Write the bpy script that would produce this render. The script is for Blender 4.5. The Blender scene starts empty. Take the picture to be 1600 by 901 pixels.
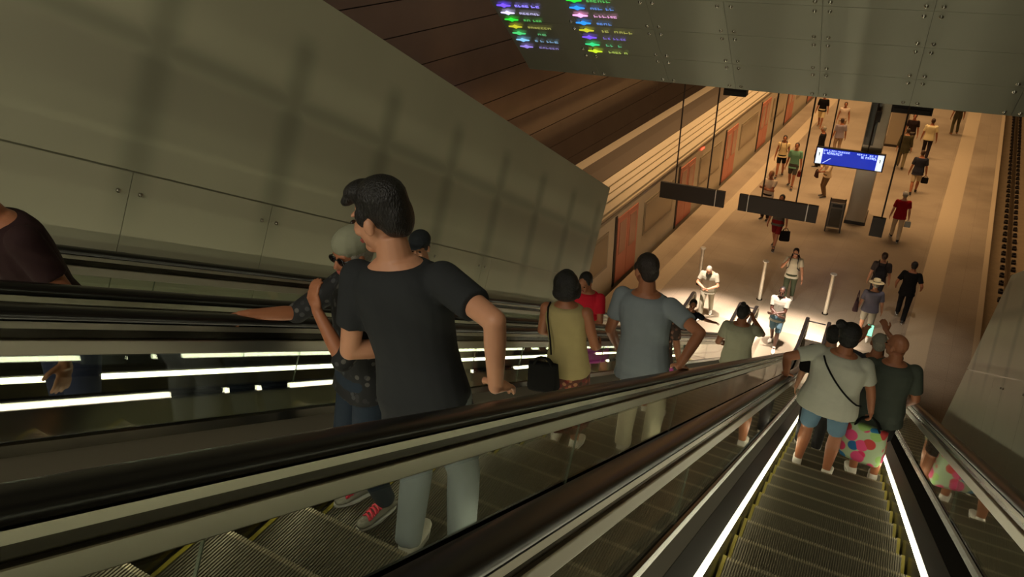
import bpy, math, random
from mathutils import Vector as V, Matrix as M, Quaternion
random.seed(5)
SC = bpy.context.scene
COL = SC.collection
R = math.radians
PI = math.pi

# ------------------------------------------------------------------ camera
CAMZ = 10.4
yaw, pit, rol = R(-29.327), R(28.716), R(1.006)
fwd = V((math.sin(yaw)*math.cos(pit), math.cos(yaw)*math.cos(pit), -math.sin(pit)))
rgt = V((math.cos(yaw), -math.sin(yaw), 0))
dwn = fwd.cross(rgt)
r2 = math.cos(rol)*rgt + math.sin(rol)*dwn
d2 = -math.sin(rol)*rgt + math.cos(rol)*dwn
cam = bpy.data.cameras.new('camera')
camo = bpy.data.objects.new('camera', cam)
COL.objects.link(camo)
camo.matrix_world = M(((r2.x, -d2.x, -fwd.x, 0), (r2.y, -d2.y, -fwd.y, 0), (r2.z, -d2.z, -fwd.z, CAMZ), (0, 0, 0, 1)))
cam.sensor_width = 36.0
cam.lens = 36.0*1106.7/1600.0
cam.clip_start = 0.03
cam.clip_end = 300
SC.camera = camo

# ------------------------------------------------------------------ world, lights, exposure
SC.view_settings.view_transform = 'Standard'
SC.view_settings.look = 'None'
SC.view_settings.gamma = 1.0
SC.view_settings.exposure = 0.0
SC.view_settings.use_curve_mapping = False
w = bpy.data.worlds.new('world')
SC.world = w
w.use_nodes = True
w.node_tree.nodes['Background'].inputs[0].default_value = (0.02, 0.018, 0.014, 1)
w.node_tree.nodes['Background'].inputs[1].default_value = 1.0

PY = R(3.764)                                   # the platform runs a few degrees off the escalators
HD = V((math.sin(PY), math.cos(PY), 0))
HR = V((math.cos(PY), -math.sin(PY), 0))
def pf(u, v, z=0.0):
    return HR*u + HD*v + V((0, 0, z))

def area(name, loc, target, sx, sy, power, color, along=None):
    l = bpy.data.lights.new(name, 'AREA')
    l.shape = 'RECTANGLE'; l.size = sx; l.size_y = sy; l.energy = power; l.color = color
    o = bpy.data.objects.new(name, l)
    COL.objects.link(o)
    o.location = loc
    zz = (V(loc)-V(target)).normalized()
    yy = V(along or (0, 0, 1)); yy = (yy-zz*yy.dot(zz)).normalized()      # the way the long side runs
    xx = yy.cross(zz)
    o.rotation_euler = M((xx, yy, zz)).transposed().to_euler()
    return o
def spot(name, loc, target, power, color, size, blend=0.6, rad=0.12):
    l = bpy.data.lights.new(name, 'SPOT')
    l.energy = power; l.color = color; l.spot_size = R(size); l.spot_blend = blend; l.shadow_soft_size = rad
    o = bpy.data.objects.new(name, l)
    COL.objects.link(o)
    o.location = loc
    o.rotation_euler = (V(target)-V(loc)).to_track_quat('-Z', 'Y').to_euler()
    return o
WARM = (1.0, 0.60, 0.28)
for k, v in enumerate((28.5, 35, 42, 50, 58)):
    l = area('platform_light', pf(-2.6, v, 8.8), pf(-2.6, v, 0), 6.5, 3.0, (300, 250, 240, 230, 230)[k], WARM, HD)
    l.data.spread = R(100)
area('track_light', pf(3.6, 34, 7.5), pf(2.6, 34, 0), 1.0, 30.0, 60, WARM, HD).data.spread = R(110)
area('train_light', pf(-7.2, 34, 8.4), pf(-8.4, 34, 1.0), 1.2, 32.0, 620, WARM, HD).data.spread = R(90)
area('hall_wall_light', pf(-10.2, 20, 9.0), pf(-12.0, 20, 4), 1.0, 26.0, 110, (1.0, 0.76, 0.56), HD)
for x in (-3.7, -1.5):
    spot('landing_spot', (x, 15.6, 8.0), (x, 16.9, 0), 11000, (1.0, 0.81, 0.68), 31, 0.6)
spot('landing_glow', (1.2, 17.4, 8.0), (.9, 18.3, 0), 700, (1.0, 0.83, 0.66), 40, 1.0)
for x in (-2.46, -.745):
    spot('barrier_spot', (x, 17.3, .74), (x, 17.75, 0), 230, (1.0, 0.88, 0.72), 150, 1.0, .03)
area('shaft_fill', (-1.8, -2.6, 13.2), (-2.0, 8.5, 9.0), 5.0, 2.4, 155, (1.0, 0.94, 0.78))  # unseen fill added behind the camera to brighten soffit and shaft

# ------------------------------------------------------------------ materials
def lin(c):
    return tuple(((x/12.92) if x <= 0.04045 else ((x+0.055)/1.055)**2.4) for x in c)
def rgb(r, g, b):
    return lin((r/255.0, g/255.0, b/255.0))
MATS = {}
def mat(name, color, rough=0.6, metal=0.0, emit=0.0, noise=0.0, nscale=20.0, bump=0.0, bscale=40.0, spec=0.5, coat=0.0, stretch=None):
    if name in MATS:
        return MATS[name]
    m = bpy.data.materials.new(name)
    m.use_nodes = True
    nt = m.node_tree
    b = nt.nodes['Principled BSDF']
    c = (*color, 1)
    b.inputs['Base Color'].default_value = c
    b.inputs['Roughness'].default_value = rough
    b.inputs['Metallic'].default_value = metal
    b.inputs['Specular IOR Level'].default_value = spec
    if coat:
        b.inputs['Coat Weight'].default_value = coat
    if emit:
        b.inputs['Emission Color'].default_value = c
        b.inputs['Emission Strength'].default_value = emit
    if noise or bump:
        tc = nt.nodes.new('ShaderNodeTexCoord')
        mp = nt.nodes.new('ShaderNodeMapping')
        nt.links.new(tc.outputs['Object'], mp.inputs['Vector'])
        if stretch:
            mp.inputs['Scale'].default_value = stretch
    if noise:
        n = nt.nodes.new('ShaderNodeTexNoise')
        n.inputs['Scale'].default_value = nscale
        n.inputs['Detail'].default_value = 4
        nt.links.new(mp.outputs[0], n.inputs['Vector'])
        mx = nt.nodes.new('ShaderNodeMix')
        mx.data_type = 'RGBA'
        mx.inputs['A'].default_value = tuple(max(0, x*(1-noise)) for x in color)+(1,)
        mx.inputs['B'].default_value = tuple(min(1, x*(1+noise)) for x in color)+(1,)
        nt.links.new(n.outputs['Fac'], mx.inputs['Factor'])
        nt.links.new(mx.outputs['Result'], b.inputs['Base Color'])
    if bump:
        n2 = nt.nodes.new('ShaderNodeTexNoise')
        n2.inputs['Scale'].default_value = bscale
        n2.inputs['Detail'].default_value = 3
        nt.links.new(mp.outputs[0], n2.inputs['Vector'])
        bp = nt.nodes.new('ShaderNodeBump')
        bp.inputs['Strength'].default_value = bump
        bp.inputs['Distance'].default_value = 0.02
        nt.links.new(n2.outputs['Fac'], bp.inputs['Height'])
        nt.links.new(bp.outputs['Normal'], b.inputs['Normal'])
    MATS[name] = m
    return m

def math_node(nt, op, a=None, b=None):
    n = nt.nodes.new('ShaderNodeMath'); n.operation = op
    for i, x in enumerate((a, b)):
        if x is None: continue
        if isinstance(x, (int, float)): n.inputs[i].default_value = x
        else: nt.links.new(x, n.inputs[i])
    return n.outputs[0]

def glass_mat():
    m = bpy.data.materials.new('balustrade_glass')
    m.use_nodes = True
    nt = m.node_tree
    for n in list(nt.nodes):
        nt.nodes.remove(n)
    out = nt.nodes.new('ShaderNodeOutputMaterial')
    tr = nt.nodes.new('ShaderNodeBsdfTransparent'); tr.inputs[0].default_value = (0.93, 0.96, 0.93, 1)
    gl = nt.nodes.new('ShaderNodeBsdfGlossy'); gl.inputs['Roughness'].default_value = 0.015
    gl.inputs[0].default_value = (1, 1, 1, 1)
    ge = nt.nodes.new('ShaderNodeNewGeometry')
    dt = nt.nodes.new('ShaderNodeVectorMath'); dt.operation = 'DOT_PRODUCT'
    nt.links.new(ge.outputs['Incoming'], dt.inputs[0]); nt.links.new(ge.outputs['Normal'], dt.inputs[1])
    c_ = math_node(nt, 'SUBTRACT', 1.0, math_node(nt, 'ABSOLUTE', dt.outputs['Value']))
    fr = nt.nodes.new('ShaderNodeMath'); fr.operation = 'MULTIPLY_ADD'     # Schlick: the same from both faces of the sheet
    nt.links.new(math_node(nt, 'POWER', c_, 4.0), fr.inputs[0]); fr.inputs[1].default_value = 0.92; fr.inputs[2].default_value = 0.08
    mx = nt.nodes.new('ShaderNodeMixShader')
    nt.links.new(fr.outputs[0], mx.inputs[0]); nt.links.new(tr.outputs[0], mx.inputs[1]); nt.links.new(gl.outputs[0], mx.inputs[2])
    nt.links.new(mx.outputs[0], out.inputs[0])
    return m
GLASS = glass_mat()

def tree(name, build, **kw):
    m = mat(name, (0.5, 0.5, 0.5), **kw)
    nt = m.node_tree
    build(nt, nt.nodes['Principled BSDF'])
    return m
def ramp(nt, stops, interp='LINEAR'):
    r = nt.nodes.new('ShaderNodeValToRGB')
    r.color_ramp.interpolation = interp
    el = r.color_ramp.elements
    while len(el) < len(stops):
        el.new(0.5)
    for e, (p, c) in zip(el, stops):
        e.position = p; e.color = (*c, 1)
    return r
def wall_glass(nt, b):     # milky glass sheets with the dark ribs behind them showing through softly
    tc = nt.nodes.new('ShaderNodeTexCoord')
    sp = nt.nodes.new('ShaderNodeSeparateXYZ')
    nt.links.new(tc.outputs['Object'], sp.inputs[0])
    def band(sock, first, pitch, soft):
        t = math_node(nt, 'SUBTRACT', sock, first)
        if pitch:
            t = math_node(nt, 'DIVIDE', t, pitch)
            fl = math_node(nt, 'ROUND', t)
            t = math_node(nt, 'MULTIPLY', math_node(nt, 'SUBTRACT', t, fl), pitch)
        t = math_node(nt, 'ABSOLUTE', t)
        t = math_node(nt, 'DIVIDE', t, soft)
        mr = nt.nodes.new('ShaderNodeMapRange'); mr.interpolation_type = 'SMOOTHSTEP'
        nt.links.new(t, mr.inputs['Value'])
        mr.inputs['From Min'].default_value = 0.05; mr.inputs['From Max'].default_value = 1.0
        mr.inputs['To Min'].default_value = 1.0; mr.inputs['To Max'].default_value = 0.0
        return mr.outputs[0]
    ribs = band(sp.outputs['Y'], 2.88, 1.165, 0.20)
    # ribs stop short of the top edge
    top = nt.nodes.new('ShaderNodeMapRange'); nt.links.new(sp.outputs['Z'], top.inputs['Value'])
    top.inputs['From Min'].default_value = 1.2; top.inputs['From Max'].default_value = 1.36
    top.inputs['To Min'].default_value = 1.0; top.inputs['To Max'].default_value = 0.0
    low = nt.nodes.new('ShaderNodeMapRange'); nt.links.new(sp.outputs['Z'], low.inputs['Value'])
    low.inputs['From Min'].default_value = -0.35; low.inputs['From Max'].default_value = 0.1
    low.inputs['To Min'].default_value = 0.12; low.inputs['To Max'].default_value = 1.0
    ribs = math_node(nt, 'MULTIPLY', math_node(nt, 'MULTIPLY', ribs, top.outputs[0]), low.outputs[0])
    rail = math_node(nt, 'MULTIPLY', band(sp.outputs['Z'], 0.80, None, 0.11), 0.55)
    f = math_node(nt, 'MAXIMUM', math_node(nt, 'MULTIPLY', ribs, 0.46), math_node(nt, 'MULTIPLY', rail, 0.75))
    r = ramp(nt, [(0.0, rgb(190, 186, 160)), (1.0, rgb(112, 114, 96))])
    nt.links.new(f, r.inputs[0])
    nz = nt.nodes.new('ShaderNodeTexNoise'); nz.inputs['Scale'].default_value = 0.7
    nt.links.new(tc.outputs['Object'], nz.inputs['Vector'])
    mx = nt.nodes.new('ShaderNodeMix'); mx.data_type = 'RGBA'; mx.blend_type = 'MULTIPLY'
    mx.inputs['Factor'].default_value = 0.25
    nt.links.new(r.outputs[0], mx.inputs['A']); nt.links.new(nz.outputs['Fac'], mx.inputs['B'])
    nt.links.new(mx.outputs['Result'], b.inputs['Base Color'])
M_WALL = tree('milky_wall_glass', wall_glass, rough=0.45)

def floor_nodes(nt, b):
    tc = nt.nodes.new('ShaderNodeTexCoord')
    n1 = nt.nodes.new('ShaderNodeTexNoise'); n1.inputs['Scale'].default_value = 55; n1.inputs['Detail'].default_value = 5
    n2 = nt.nodes.new('ShaderNodeTexNoise'); n2.inputs['Scale'].default_value = 0.35; n2.inputs['Detail'].default_value = 4
    nt.links.new(tc.outputs['Object'], n1.inputs['Vector']); nt.links.new(tc.outputs['Object'], n2.inputs['Vector'])
    r1 = ramp(nt, [(0.3, rgb(140, 128, 112)), (0.7, rgb(176, 162, 142))])
    r2_ = ramp(nt, [(0.36, (0.62, 0.60, 0.58)), (0.55, (1, 1, 1))])
    nt.links.new(n1.outputs['Fac'], r1.inputs[0]); nt.links.new(n2.outputs['Fac'], r2_.inputs[0])
    br = nt.nodes.new('ShaderNodeTexBrick')
    br.offset = 0.0
    br.inputs['Scale'].default_value = 1.0; br.inputs['Brick Width'].default_value = 1.2; br.inputs['Row Height'].default_value = 0.6
    br.inputs['Mortar Size'].default_value = 0.004
    br.inputs['Color1'].default_value = (1, 1, 1, 1); br.inputs['Color2'].default_value = (0.94, 0.94, 0.94, 1); br.inputs['Mortar'].default_value = (0.7, 0.7, 0.7, 1)
    nt.links.new(tc.outputs['Object'], br.inputs['Vector'])
    mx = nt.nodes.new('ShaderNodeMix'); mx.data_type = 'RGBA'; mx.blend_type = 'MULTIPLY'; mx.inputs['Factor'].default_value = 0.8
    nt.links.new(r1.outputs[0], mx.inputs['A']); nt.links.new(r2_.outputs[0], mx.inputs['B'])
    m2 = nt.nodes.new('ShaderNodeMix'); m2.data_type = 'RGBA'; m2.blend_type = 'MULTIPLY'; m2.inputs['Factor'].default_value = 1.0
    nt.links.new(mx.outputs['Result'], m2.inputs['A']); nt.links.new(br.outputs['Color'], m2.inputs['B'])
    nt.links.new(m2.outputs['Result'], b.inputs['Base Color'])
M_FLOOR = tree('platform_stone', floor_nodes, rough=0.42)

M_CONC = mat('concrete', rgb(150, 140, 122), 0.8, noise=0.18, nscale=3, bump=0.15, bscale=12)
M_CLAD = mat('bronze_wall_cladding', rgb(124, 112, 104), 0.15, metal=0.5, noise=0.12, nscale=1.2)
M_SEAM = mat('dark_joint', rgb(24, 22, 18), 0.8)
M_SOFFIT = mat('soffit_panel', rgb(168, 166, 146), 0.3, metal=0.15, noise=0.05, nscale=1.5)
M_SOFFJ = mat('soffit_joint', rgb(74, 70, 60), 0.7)
M_STEEL = mat('brushed_steel', rgb(168, 163, 148), 0.32, metal=1.0)
M_POST = mat('satin_post', rgb(196, 186, 166), 0.35, metal=0.35)
M_STEELD = mat('dark_steel', rgb(74, 70, 62), 0.22, metal=1.0)
M_RUBBER = mat('handrail_rubber', rgb(17, 15, 14), 0.34, spec=0.5)
M_BLACK = mat('matt_black', rgb(20, 19, 18), 0.6)
M_TREAD = mat('step_metal', rgb(104, 97, 80), 0.5, metal=0.35, noise=0.1, nscale=90)
M_YELLOW = mat('yellow_paint', rgb(150, 136, 30), 0.6)
M_SKIRT = mat('skirt_steel', rgb(92, 86, 72), 0.2, metal=1.0)
M_CLADE = mat('inner_cladding', rgb(30, 26, 22), 0.45, spec=.25)
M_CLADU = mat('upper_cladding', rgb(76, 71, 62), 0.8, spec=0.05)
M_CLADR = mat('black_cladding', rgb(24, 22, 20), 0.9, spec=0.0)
M_PLATE = mat('landing_steel', rgb(150, 140, 122), 0.4, metal=0.4, noise=.06, nscale=40)
M_NOSE = mat('nosing_highlight', rgb(150, 140, 116), 0.4, metal=0.4)  # paler step metal: painted highlight where the front edge catches light
M_STRIP = mat('light_strip', (1.0, 0.93, 0.64), 0.5, emit=14.0)
M_GEDGE = mat('glass_edge', rgb(118, 126, 108), 0.1)
M_SIGN = mat('sign_grey', rgb(56, 53, 50), 0.6, spec=.3)
M_WHITEP = mat('white_paint', rgb(226, 224, 216), 0.45)
M_ROD = mat('dark_rod', rgb(44, 36, 30), 0.5)
M_TACT = mat('tactile_stone', rgb(180, 165, 140), 0.55, noise=0.08, nscale=30)
M_BALLAST = mat('track_bed', rgb(128, 112, 88), 0.9, noise=0.2, nscale=6, bump=0.3, bscale=25)

# ------------------------------------------------------------------ mesh helpers
class G:
    def __init__(self):
        self.v = []; self.f = []; self.m = []; self.mi = 0
    def add(self, vs, fs):
        o = len(self.v)
        self.v += [tuple(p) for p in vs]
        self.f += [tuple(i+o for i in f) for f in fs]
        self.m += [self.mi]*len(fs)
        return self
    def box(self, c, s, X=None):
        c = V(c); h = V(s)/2
        vs = []
        for dx in (-1, 1):
            for dy in (-1, 1):
                for dz in (-1, 1):
                    p = V((dx*h.x, dy*h.y, dz*h.z))
                    vs.append(c + (X @ p if X else p))
        return self.add(vs, [(0, 1, 3, 2), (4, 6, 7, 5), (0, 4, 5, 1), (2, 3, 7, 6), (0, 2, 6, 4), (1, 5, 7, 3)])
    def hexa(self, q):        # q: 8 corners, 0-3 one end ring, 4-7 other end ring
        return self.add(q, [(3, 2, 1, 0), (4, 5, 6, 7), (0, 1, 5, 4), (1, 2, 6, 5), (2, 3, 7, 6), (3, 0, 4, 7)])
    def fr(self, p0, r0, p1, r1, seg=14):
        p0 = V(p0); p1 = V(p1); d = (p1-p0)
        if d.length < 1e-6: return self
        q = d.to_track_quat('Z', 'Y').to_matrix()
        vs = [p0 + q @ V((math.cos(2*PI*i/seg)*r0, math.sin(2*PI*i/seg)*r0, 0)) for i in range(seg)]
        vs += [p1 + q @ V((math.cos(2*PI*i/seg)*r1, math.sin(2*PI*i/seg)*r1, 0)) for i in range(seg)]
        fs = [(i, (i+1) % seg, seg+(i+1) % seg, seg+i) for i in range(seg)]
        fs += [tuple(range(seg-1, -1, -1)), tuple(range(seg, 2*seg))]
        return self.add(vs, fs)
    def ell(self, c, r, X=None, seg=14, rin=9):
        c = V(c)
        if isinstance(r, (int, float)): r = (r, r, r)
        vs = []
        pts = [(0, 0, r[2])]
        for j in range(1, rin):
            t = PI*j/rin
            for i in range(seg):
                a = 2*PI*i/seg
                pts.append((r[0]*math.sin(t)*math.cos(a), r[1]*math.sin(t)*math.sin(a), r[2]*math.cos(t)))
        pts.append((0, 0, -r[2]))
        vs = [c + (X @ V(p) if X else V(p)) for p in pts]
        fs = [(0, 1+i, 1+(i+1) % seg) for i in range(seg)]
        for j in range(rin-2):
            a = 1+j*seg; b = a+seg
            fs += [(a+i, b+i, b+(i+1) % seg, a+(i+1) % seg) for i in range(seg)]
        l = len(pts)-1; a = 1+(rin-2)*seg
        fs += [(l, a+(i+1) % seg, a+i) for i in range(seg)]
        return self.add(vs, fs)
    def cap(self, p0, r0, p1, r1):
        return self.ell(p0, r0).fr(p0, r0, p1, r1).ell(p1, r1)
    def loft(self, rings, caps=True):     # list of equal-length point rings
        n = len(rings[0]); vs = [p for r in rings for p in r]; fs = []
        for j in range(len(rings)-1):
            a = j*n; b = a+n
            fs += [(a+i, a+(i+1) % n, b+(i+1) % n, b+i) for i in range(n)]
        if caps:
            fs += [tuple(range(n-1, -1, -1)), tuple(range((len(rings)-1)*n, len(rings)*n))]
        return self.add(vs, fs)
    def tube(self, pts, r, seg=8):
        pts = [V(p) for p in pts]; rings = []
        for i, p in enumerate(pts):
            t = (pts[min(i+1, len(pts)-1)]-pts[max(i-1, 0)]).normalized()
            q = t.to_track_quat('Z', 'Y').to_matrix()
            rr = r[i] if isinstance(r, (list, tuple)) else r
            rings.append([p + q @ V((math.cos(2*PI*k/seg)*rr, math.sin(2*PI*k/seg)*rr, 0)) for k in range(seg)])
        return self.loft(rings)
    def sweep(self, path, prof, x0):      # path of (y,z), profile of (x, h): runs in the YZ plane
        rings = []
        for i, (y, z) in enumerate(path):
            a = path[max(i-1, 0)]; b = path[min(i+1, len(path)-1)]
            t = V((b[0]-a[0], b[1]-a[1])).normalized()
            n = V((-t.y, t.x))
            rings.append([V((x0+x, y+n.x*h, z+n.y*h)) for x, h in prof])
        return self.loft(rings)
    def mesh(self, name, mats, smooth=False):
        me = bpy.data.meshes.new(name)
        me.from_pydata(self.v, [], self.f)
        for m in (mats if isinstance(mats, (list, tuple)) else [mats]):
            me.materials.append(m)
        if any(self.m):
            me.polygons.foreach_set('material_index', self.m)
        if smooth:
            me.polygons.foreach_set('use_smooth', [True]*len(me.polygons))
        me.update()
        return me
def link(name, me, parent=None):
    o = bpy.data.objects.new(name, me)
    COL.objects.link(o)
    if parent: o.parent = parent
    return o
def fixn(me):
    import bmesh
    bm = bmesh.new(); bm.from_mesh(me)
    bmesh.ops.recalc_face_normals(bm, faces=bm.faces)
    bm.to_mesh(me); bm.free()
def obj(name, g, mats, parent=None, smooth=False, bevel=0.0):
    me = g.mesh(name, mats, smooth)
    fixn(me)
    o = link(name, me, parent)
    if bevel:
        md = o.modifiers.new('bevel', 'BEVEL'); md.width = bevel; md.segments = 2; md.limit_method = 'ANGLE'
    return o
def empty(name, loc=(0, 0, 0), rz=0.0):
    o = bpy.data.objects.new(name, None)
    COL.objects.link(o)
    o.location = loc; o.rotation_euler = (0, 0, rz); o.empty_display_size = 0.2
    return o
def tag(o, label, cat, group=None):
    o['label'] = label; o['category'] = cat
    if group: o['group'] = group
    return o
def struct(o):
    o['kind'] = 'structure'
    return o

# ------------------------------------------------------------------ the hall
def slab(name, u0, u1, v0, v1, z0, z1, m):
    o = obj(name, G().box(((u0+u1)/2, (v0+v1)/2, (z0+z1)/2), (u1-u0, v1-v0, z1-z0)), m)
    o.rotation_euler = (0, 0, -PY)
    return struct(o)
slab('floor', -7.70, 1.80, 6, 72, -1.3, 0.0, M_FLOOR)
slab('floor_track', -14, -7.70, 2, 72, -1.5, -1.2, M_BALLAST)
slab('floor_track_right', 1.80, 7.5, 6, 72, -1.4, -1.1, M_BALLAST)
slab('ceiling', -14, 7.5, 11.9, 72, 9.6, 9.9, M_CONC)
slab('wall_back', -14, 7.5, 72, 72.4, -1.5, 9.9, M_CONC)
slab('wall_right', 7.2, 7.5, 6, 72, -1.4, 9.9, M_CONC)

# the long clad wall beyond the train: horizontal boards 0.8 m high with dark open joints
g = G(); g.mi = 1
g.box((-12.16, 36, 5.2), (0.1, 74, 13.4))
g.mi = 0
z = -1.24
while z < 11.5:
    g.box((-12.055, 36, z+0.4), (0.11, 74, 0.775))
    z += 0.80
o = obj('wall_left', g, [M_CLAD, M_SEAM]); o.rotation_euler = (0, 0, -PY); struct(o)

# white platform edge, tactile bands with raised ribs
def tactile(name, u0, u1, label):
    g = G(); g.box(((u0+u1)/2, 44.5, 0.003), (u1-u0, 54, 0.006))
    n = 8
    for k in range(n):
        g.box((u0+(k+0.5)*(u1-u0)/n, 44.5, 0.008), (0.028, 54, 0.006))
    o = obj(name, g, M_TACT); o.rotation_euler = (0, 0, -PY)
    return tag(o, label, 'tactile paving')
tactile('tactile_strip', 0.10, 0.70, 'pale ribbed guidance strip along the platform beside the open track')
tactile('tactile_strip', -6.95, -6.45, 'pale ribbed guidance strip along the platform beside the train')
g = G()
g.box((1.72, 39, 0.002), (0.14, 65, 0.006))
o = obj('trim_1', g, M_TACT); o.rotation_euler = (0, 0, -PY); struct(o)

# right-hand track
rt = empty('rail', pf(2.55, 14, -1.1), -PY)
tag(rt, 'steel running rail with paired dark fasteners on the empty track', 'rail')
g = G()
prof = [(-.07, 0), (.07, 0), (.07, .02), (.012, .035), (.012, .11), (.035, .12), (.035, .15), (-.035, .15), (-.035, .12), (-.012, .11), (-.012, .035), (-.07, .02)]
g.loft([[V((x, y, h)) for x, h in prof] for y in (0, 56)])
obj('rail_profile', g, mat('rail_steel', rgb(120, 104, 84), 0.35, metal=0.9), rt)
g = G()
g.box((0, 0, 0.04), (0.13, 0.24, 0.08)); g.box((-.03, 0, 0.10), (0.05, 0.10, 0.05)); g.fr((.01, 0, 0.07), 0.03, (.01, 0, 0.14), 0.03, 8)
fm = g.mesh('rail_fastener', mat('fastener_iron', rgb(30, 22, 16), 0.8)); fixn(fm)
for k in range(48):
    for sx in (-1, 1):
        f = link('rail_fastener', fm, rt); f.location = (sx*.16, 5.0+k*0.66, 0); f.rotation_euler = (0, 0, 0 if sx > 0 else PI)

# ------------------------------------------------------------------ escalator shaft: soffit, side walls
STH = R(44)
SZ0 = 7.88
# soffit local frame: x across, y up the slope (backwards), z = normal out of the underside
sdir = V((0, -math.cos(STH), math.sin(STH))); snrm = V((0, -math.sin(STH), -math.cos(STH)))
g = G()
def sp(x, s, h=0.0):
    return V((x, 11.0, SZ0)) + sdir*s + snrm*h
g.mi = 1
g.hexa([sp(-5.75, 0, -.32), sp(3.2, 0, -.32), sp(3.2, 0, -.02), sp(-5.75, 0, -.02), sp(-5.75, 6.4, -.32), sp(3.2, 6.4, -.32), sp(3.2, 6.4, -.02), sp(-5.75, 6.4, -.02)])
g.mi = 0
rows = [0.0, 0.645, 1.315, 1.985, 2.655, 3.325, 3.995, 4.665, 5.335, 6.0]
cols = [-5.75, -4.46, -3.30, -2.275, -1.11, 0.05, 1.215, 2.38, 3.2]
for i in range(len(rows)-1):
    for j in range(len(cols)-1):
        a, b = cols[j]+.002, cols[j+1]-.002
        s0, s1 = rows[i]+.003, rows[i+1]-.003
        g.hexa([sp(a, s0, -.02), sp(b, s0, -.02), sp(b, s0, .012), sp(a, s0, .012), sp(a, s1, -.02), sp(b, s1, -.02), sp(b, s1, .012), sp(a, s1, .012)])
soff = struct(obj('ceiling_soffit', g, [M_SOFFIT, M_SOFFJ]))
g = G()
for x in cols[1:-1]:
    for i, s in enumerate(rows[:-1]):
        for dx in (-.085, .085):
            for ds in ((.09,) if i == 0 else (-.085, .085)):
                p = sp(x+dx, s+ds, .010)
                g.fr(p, .027, p+snrm*.014, .024, 12)
                g.ell(p+snrm*.014, (.018, .018, .018))
b_ = obj('bolt_pattern', g, mat('bolt_chrome', rgb(226, 222, 210), 0.16, metal=1.0), soff, smooth=True)
# vertical hall side of the soffit and the shaft roof behind it
g = G(); g.box((-1.3, 11.5, 8.9), (9.4, 0.2, 2.2)); struct(obj('wall_header', g, M_CONC))
g = G()
a, b = sp(-5.75, 6.4, 0), sp(3.2, 6.4, 0)
back = V((0, -9.0, 5.2))
g.hexa([a, b, b+V((0, 0, .3)), a+V((0, 0, .3)), a+back, b+back, b+back+V((0, 0, .3)), a+back+V((0, 0, .3))])
struct(obj('ceiling_shaft', g, M_SOFFIT))
g = G(); g.box((-4.5, -6.0, 12.5), (17, 0.3, 16)); struct(obj('wall_rear', g, M_CONC))

# milky glass side walls; local frame: y along the slope, z square to it
def side_wall(name, X, e0, e1, lo, top, inward, capw, endlean):
    g = G(); SL = 3.5
    g.mi = 2
    def q(e, n, x):
        lean = endlean*max(0.0, (e-e1+SL)/SL) if e > e1-SL else 0.0
        return V((x, e+lean*(n-lo), n))
    bx = -inward; 
    def slab_(ea, eb, na, nb, xa, xb):
        g.hexa([q(ea, na, xa), q(ea, na, xb), q(ea, nb, xb), q(ea, nb, xa), q(eb, na, xa), q(eb, na, xb), q(eb, nb, xb), q(eb, nb, xa)])
    slab_(e0, e1-SL, lo, top-.01, bx*.02, bx*.16); slab_(e1-SL, e1, lo, top-.01, bx*.02, bx*.16)
    g.mi = 0
    es = [2.88+1.165*k for k in range(-6, 12)]
    es = [e0]+[e for e in es if e0+.2 < e < e1-SL-.02]+[e1-SL]
    for i in range(len(es)-1):
        slab_(es[i]+.003, es[i+1]-.003, lo, .015, bx*.025, 0)
    slab_(e1-SL+.003, e1, lo, .015, bx*.025, 0)
    slab_(e0, e1-SL, .027, top, bx*.025, 0); slab_(e1-SL, e1, .027, top, bx*.025, 0)
    slab_(e0, e1-SL, top-.012, top, bx*capw, bx*.02); slab_(e1-SL, e1, top-.012, top, bx*capw, bx*.02)
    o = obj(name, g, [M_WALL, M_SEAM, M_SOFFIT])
    o.location = (X, 0, CAMZ); o.rotation_euler = (-R(30), 0, 0)
    struct(o)
    g = G()
    for e in es[1:-1]:
        for de in (-.075, .075):
            g.fr(V((0, e+de, -.11)), .014, V((.012*inward, e+de, -.11)), .012, 10)
    c = obj('bolt_pattern', g, M_STEEL, o, smooth=True)
    return o
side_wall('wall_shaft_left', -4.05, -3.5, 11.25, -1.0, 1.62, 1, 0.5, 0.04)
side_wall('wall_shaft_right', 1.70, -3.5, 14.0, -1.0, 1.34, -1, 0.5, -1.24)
# dark machine casings standing on the hall wall side: loudspeaker boxes hung from the ceiling
def hung_box(x0, x1, Y, z, h, d, label):
    r = empty('loudspeaker', ((x0+x1)/2, Y, z))
    tag(r, label, 'loudspeaker', 'loudspeakers hanging under the ceiling')
    obj('cabinet', G().box((0, 0, 0), (x1-x0, d, h)).box((0, -d/2-.01, -h*.1), ((x1-x0)*.9, .02, h*.6)), M_BLACK, r, bevel=.02)
    obj('hanger', G().fr((0, 0, h/2-.02), .02, (0, 0, 9.62-z), .02, 8).box((0, 0, 9.6-z), (.14, .14, .03)), M_ROD, r)
hung_box(-4.54, -3.92, 20.5, 5.62, .2, .3, 'short black box hanging near the train, just under the bolted ceiling edge')
hung_box(-0.30, 0.66, 21.3, 5.44, .2, .4, 'long black box hanging over the middle of the platform')

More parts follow.
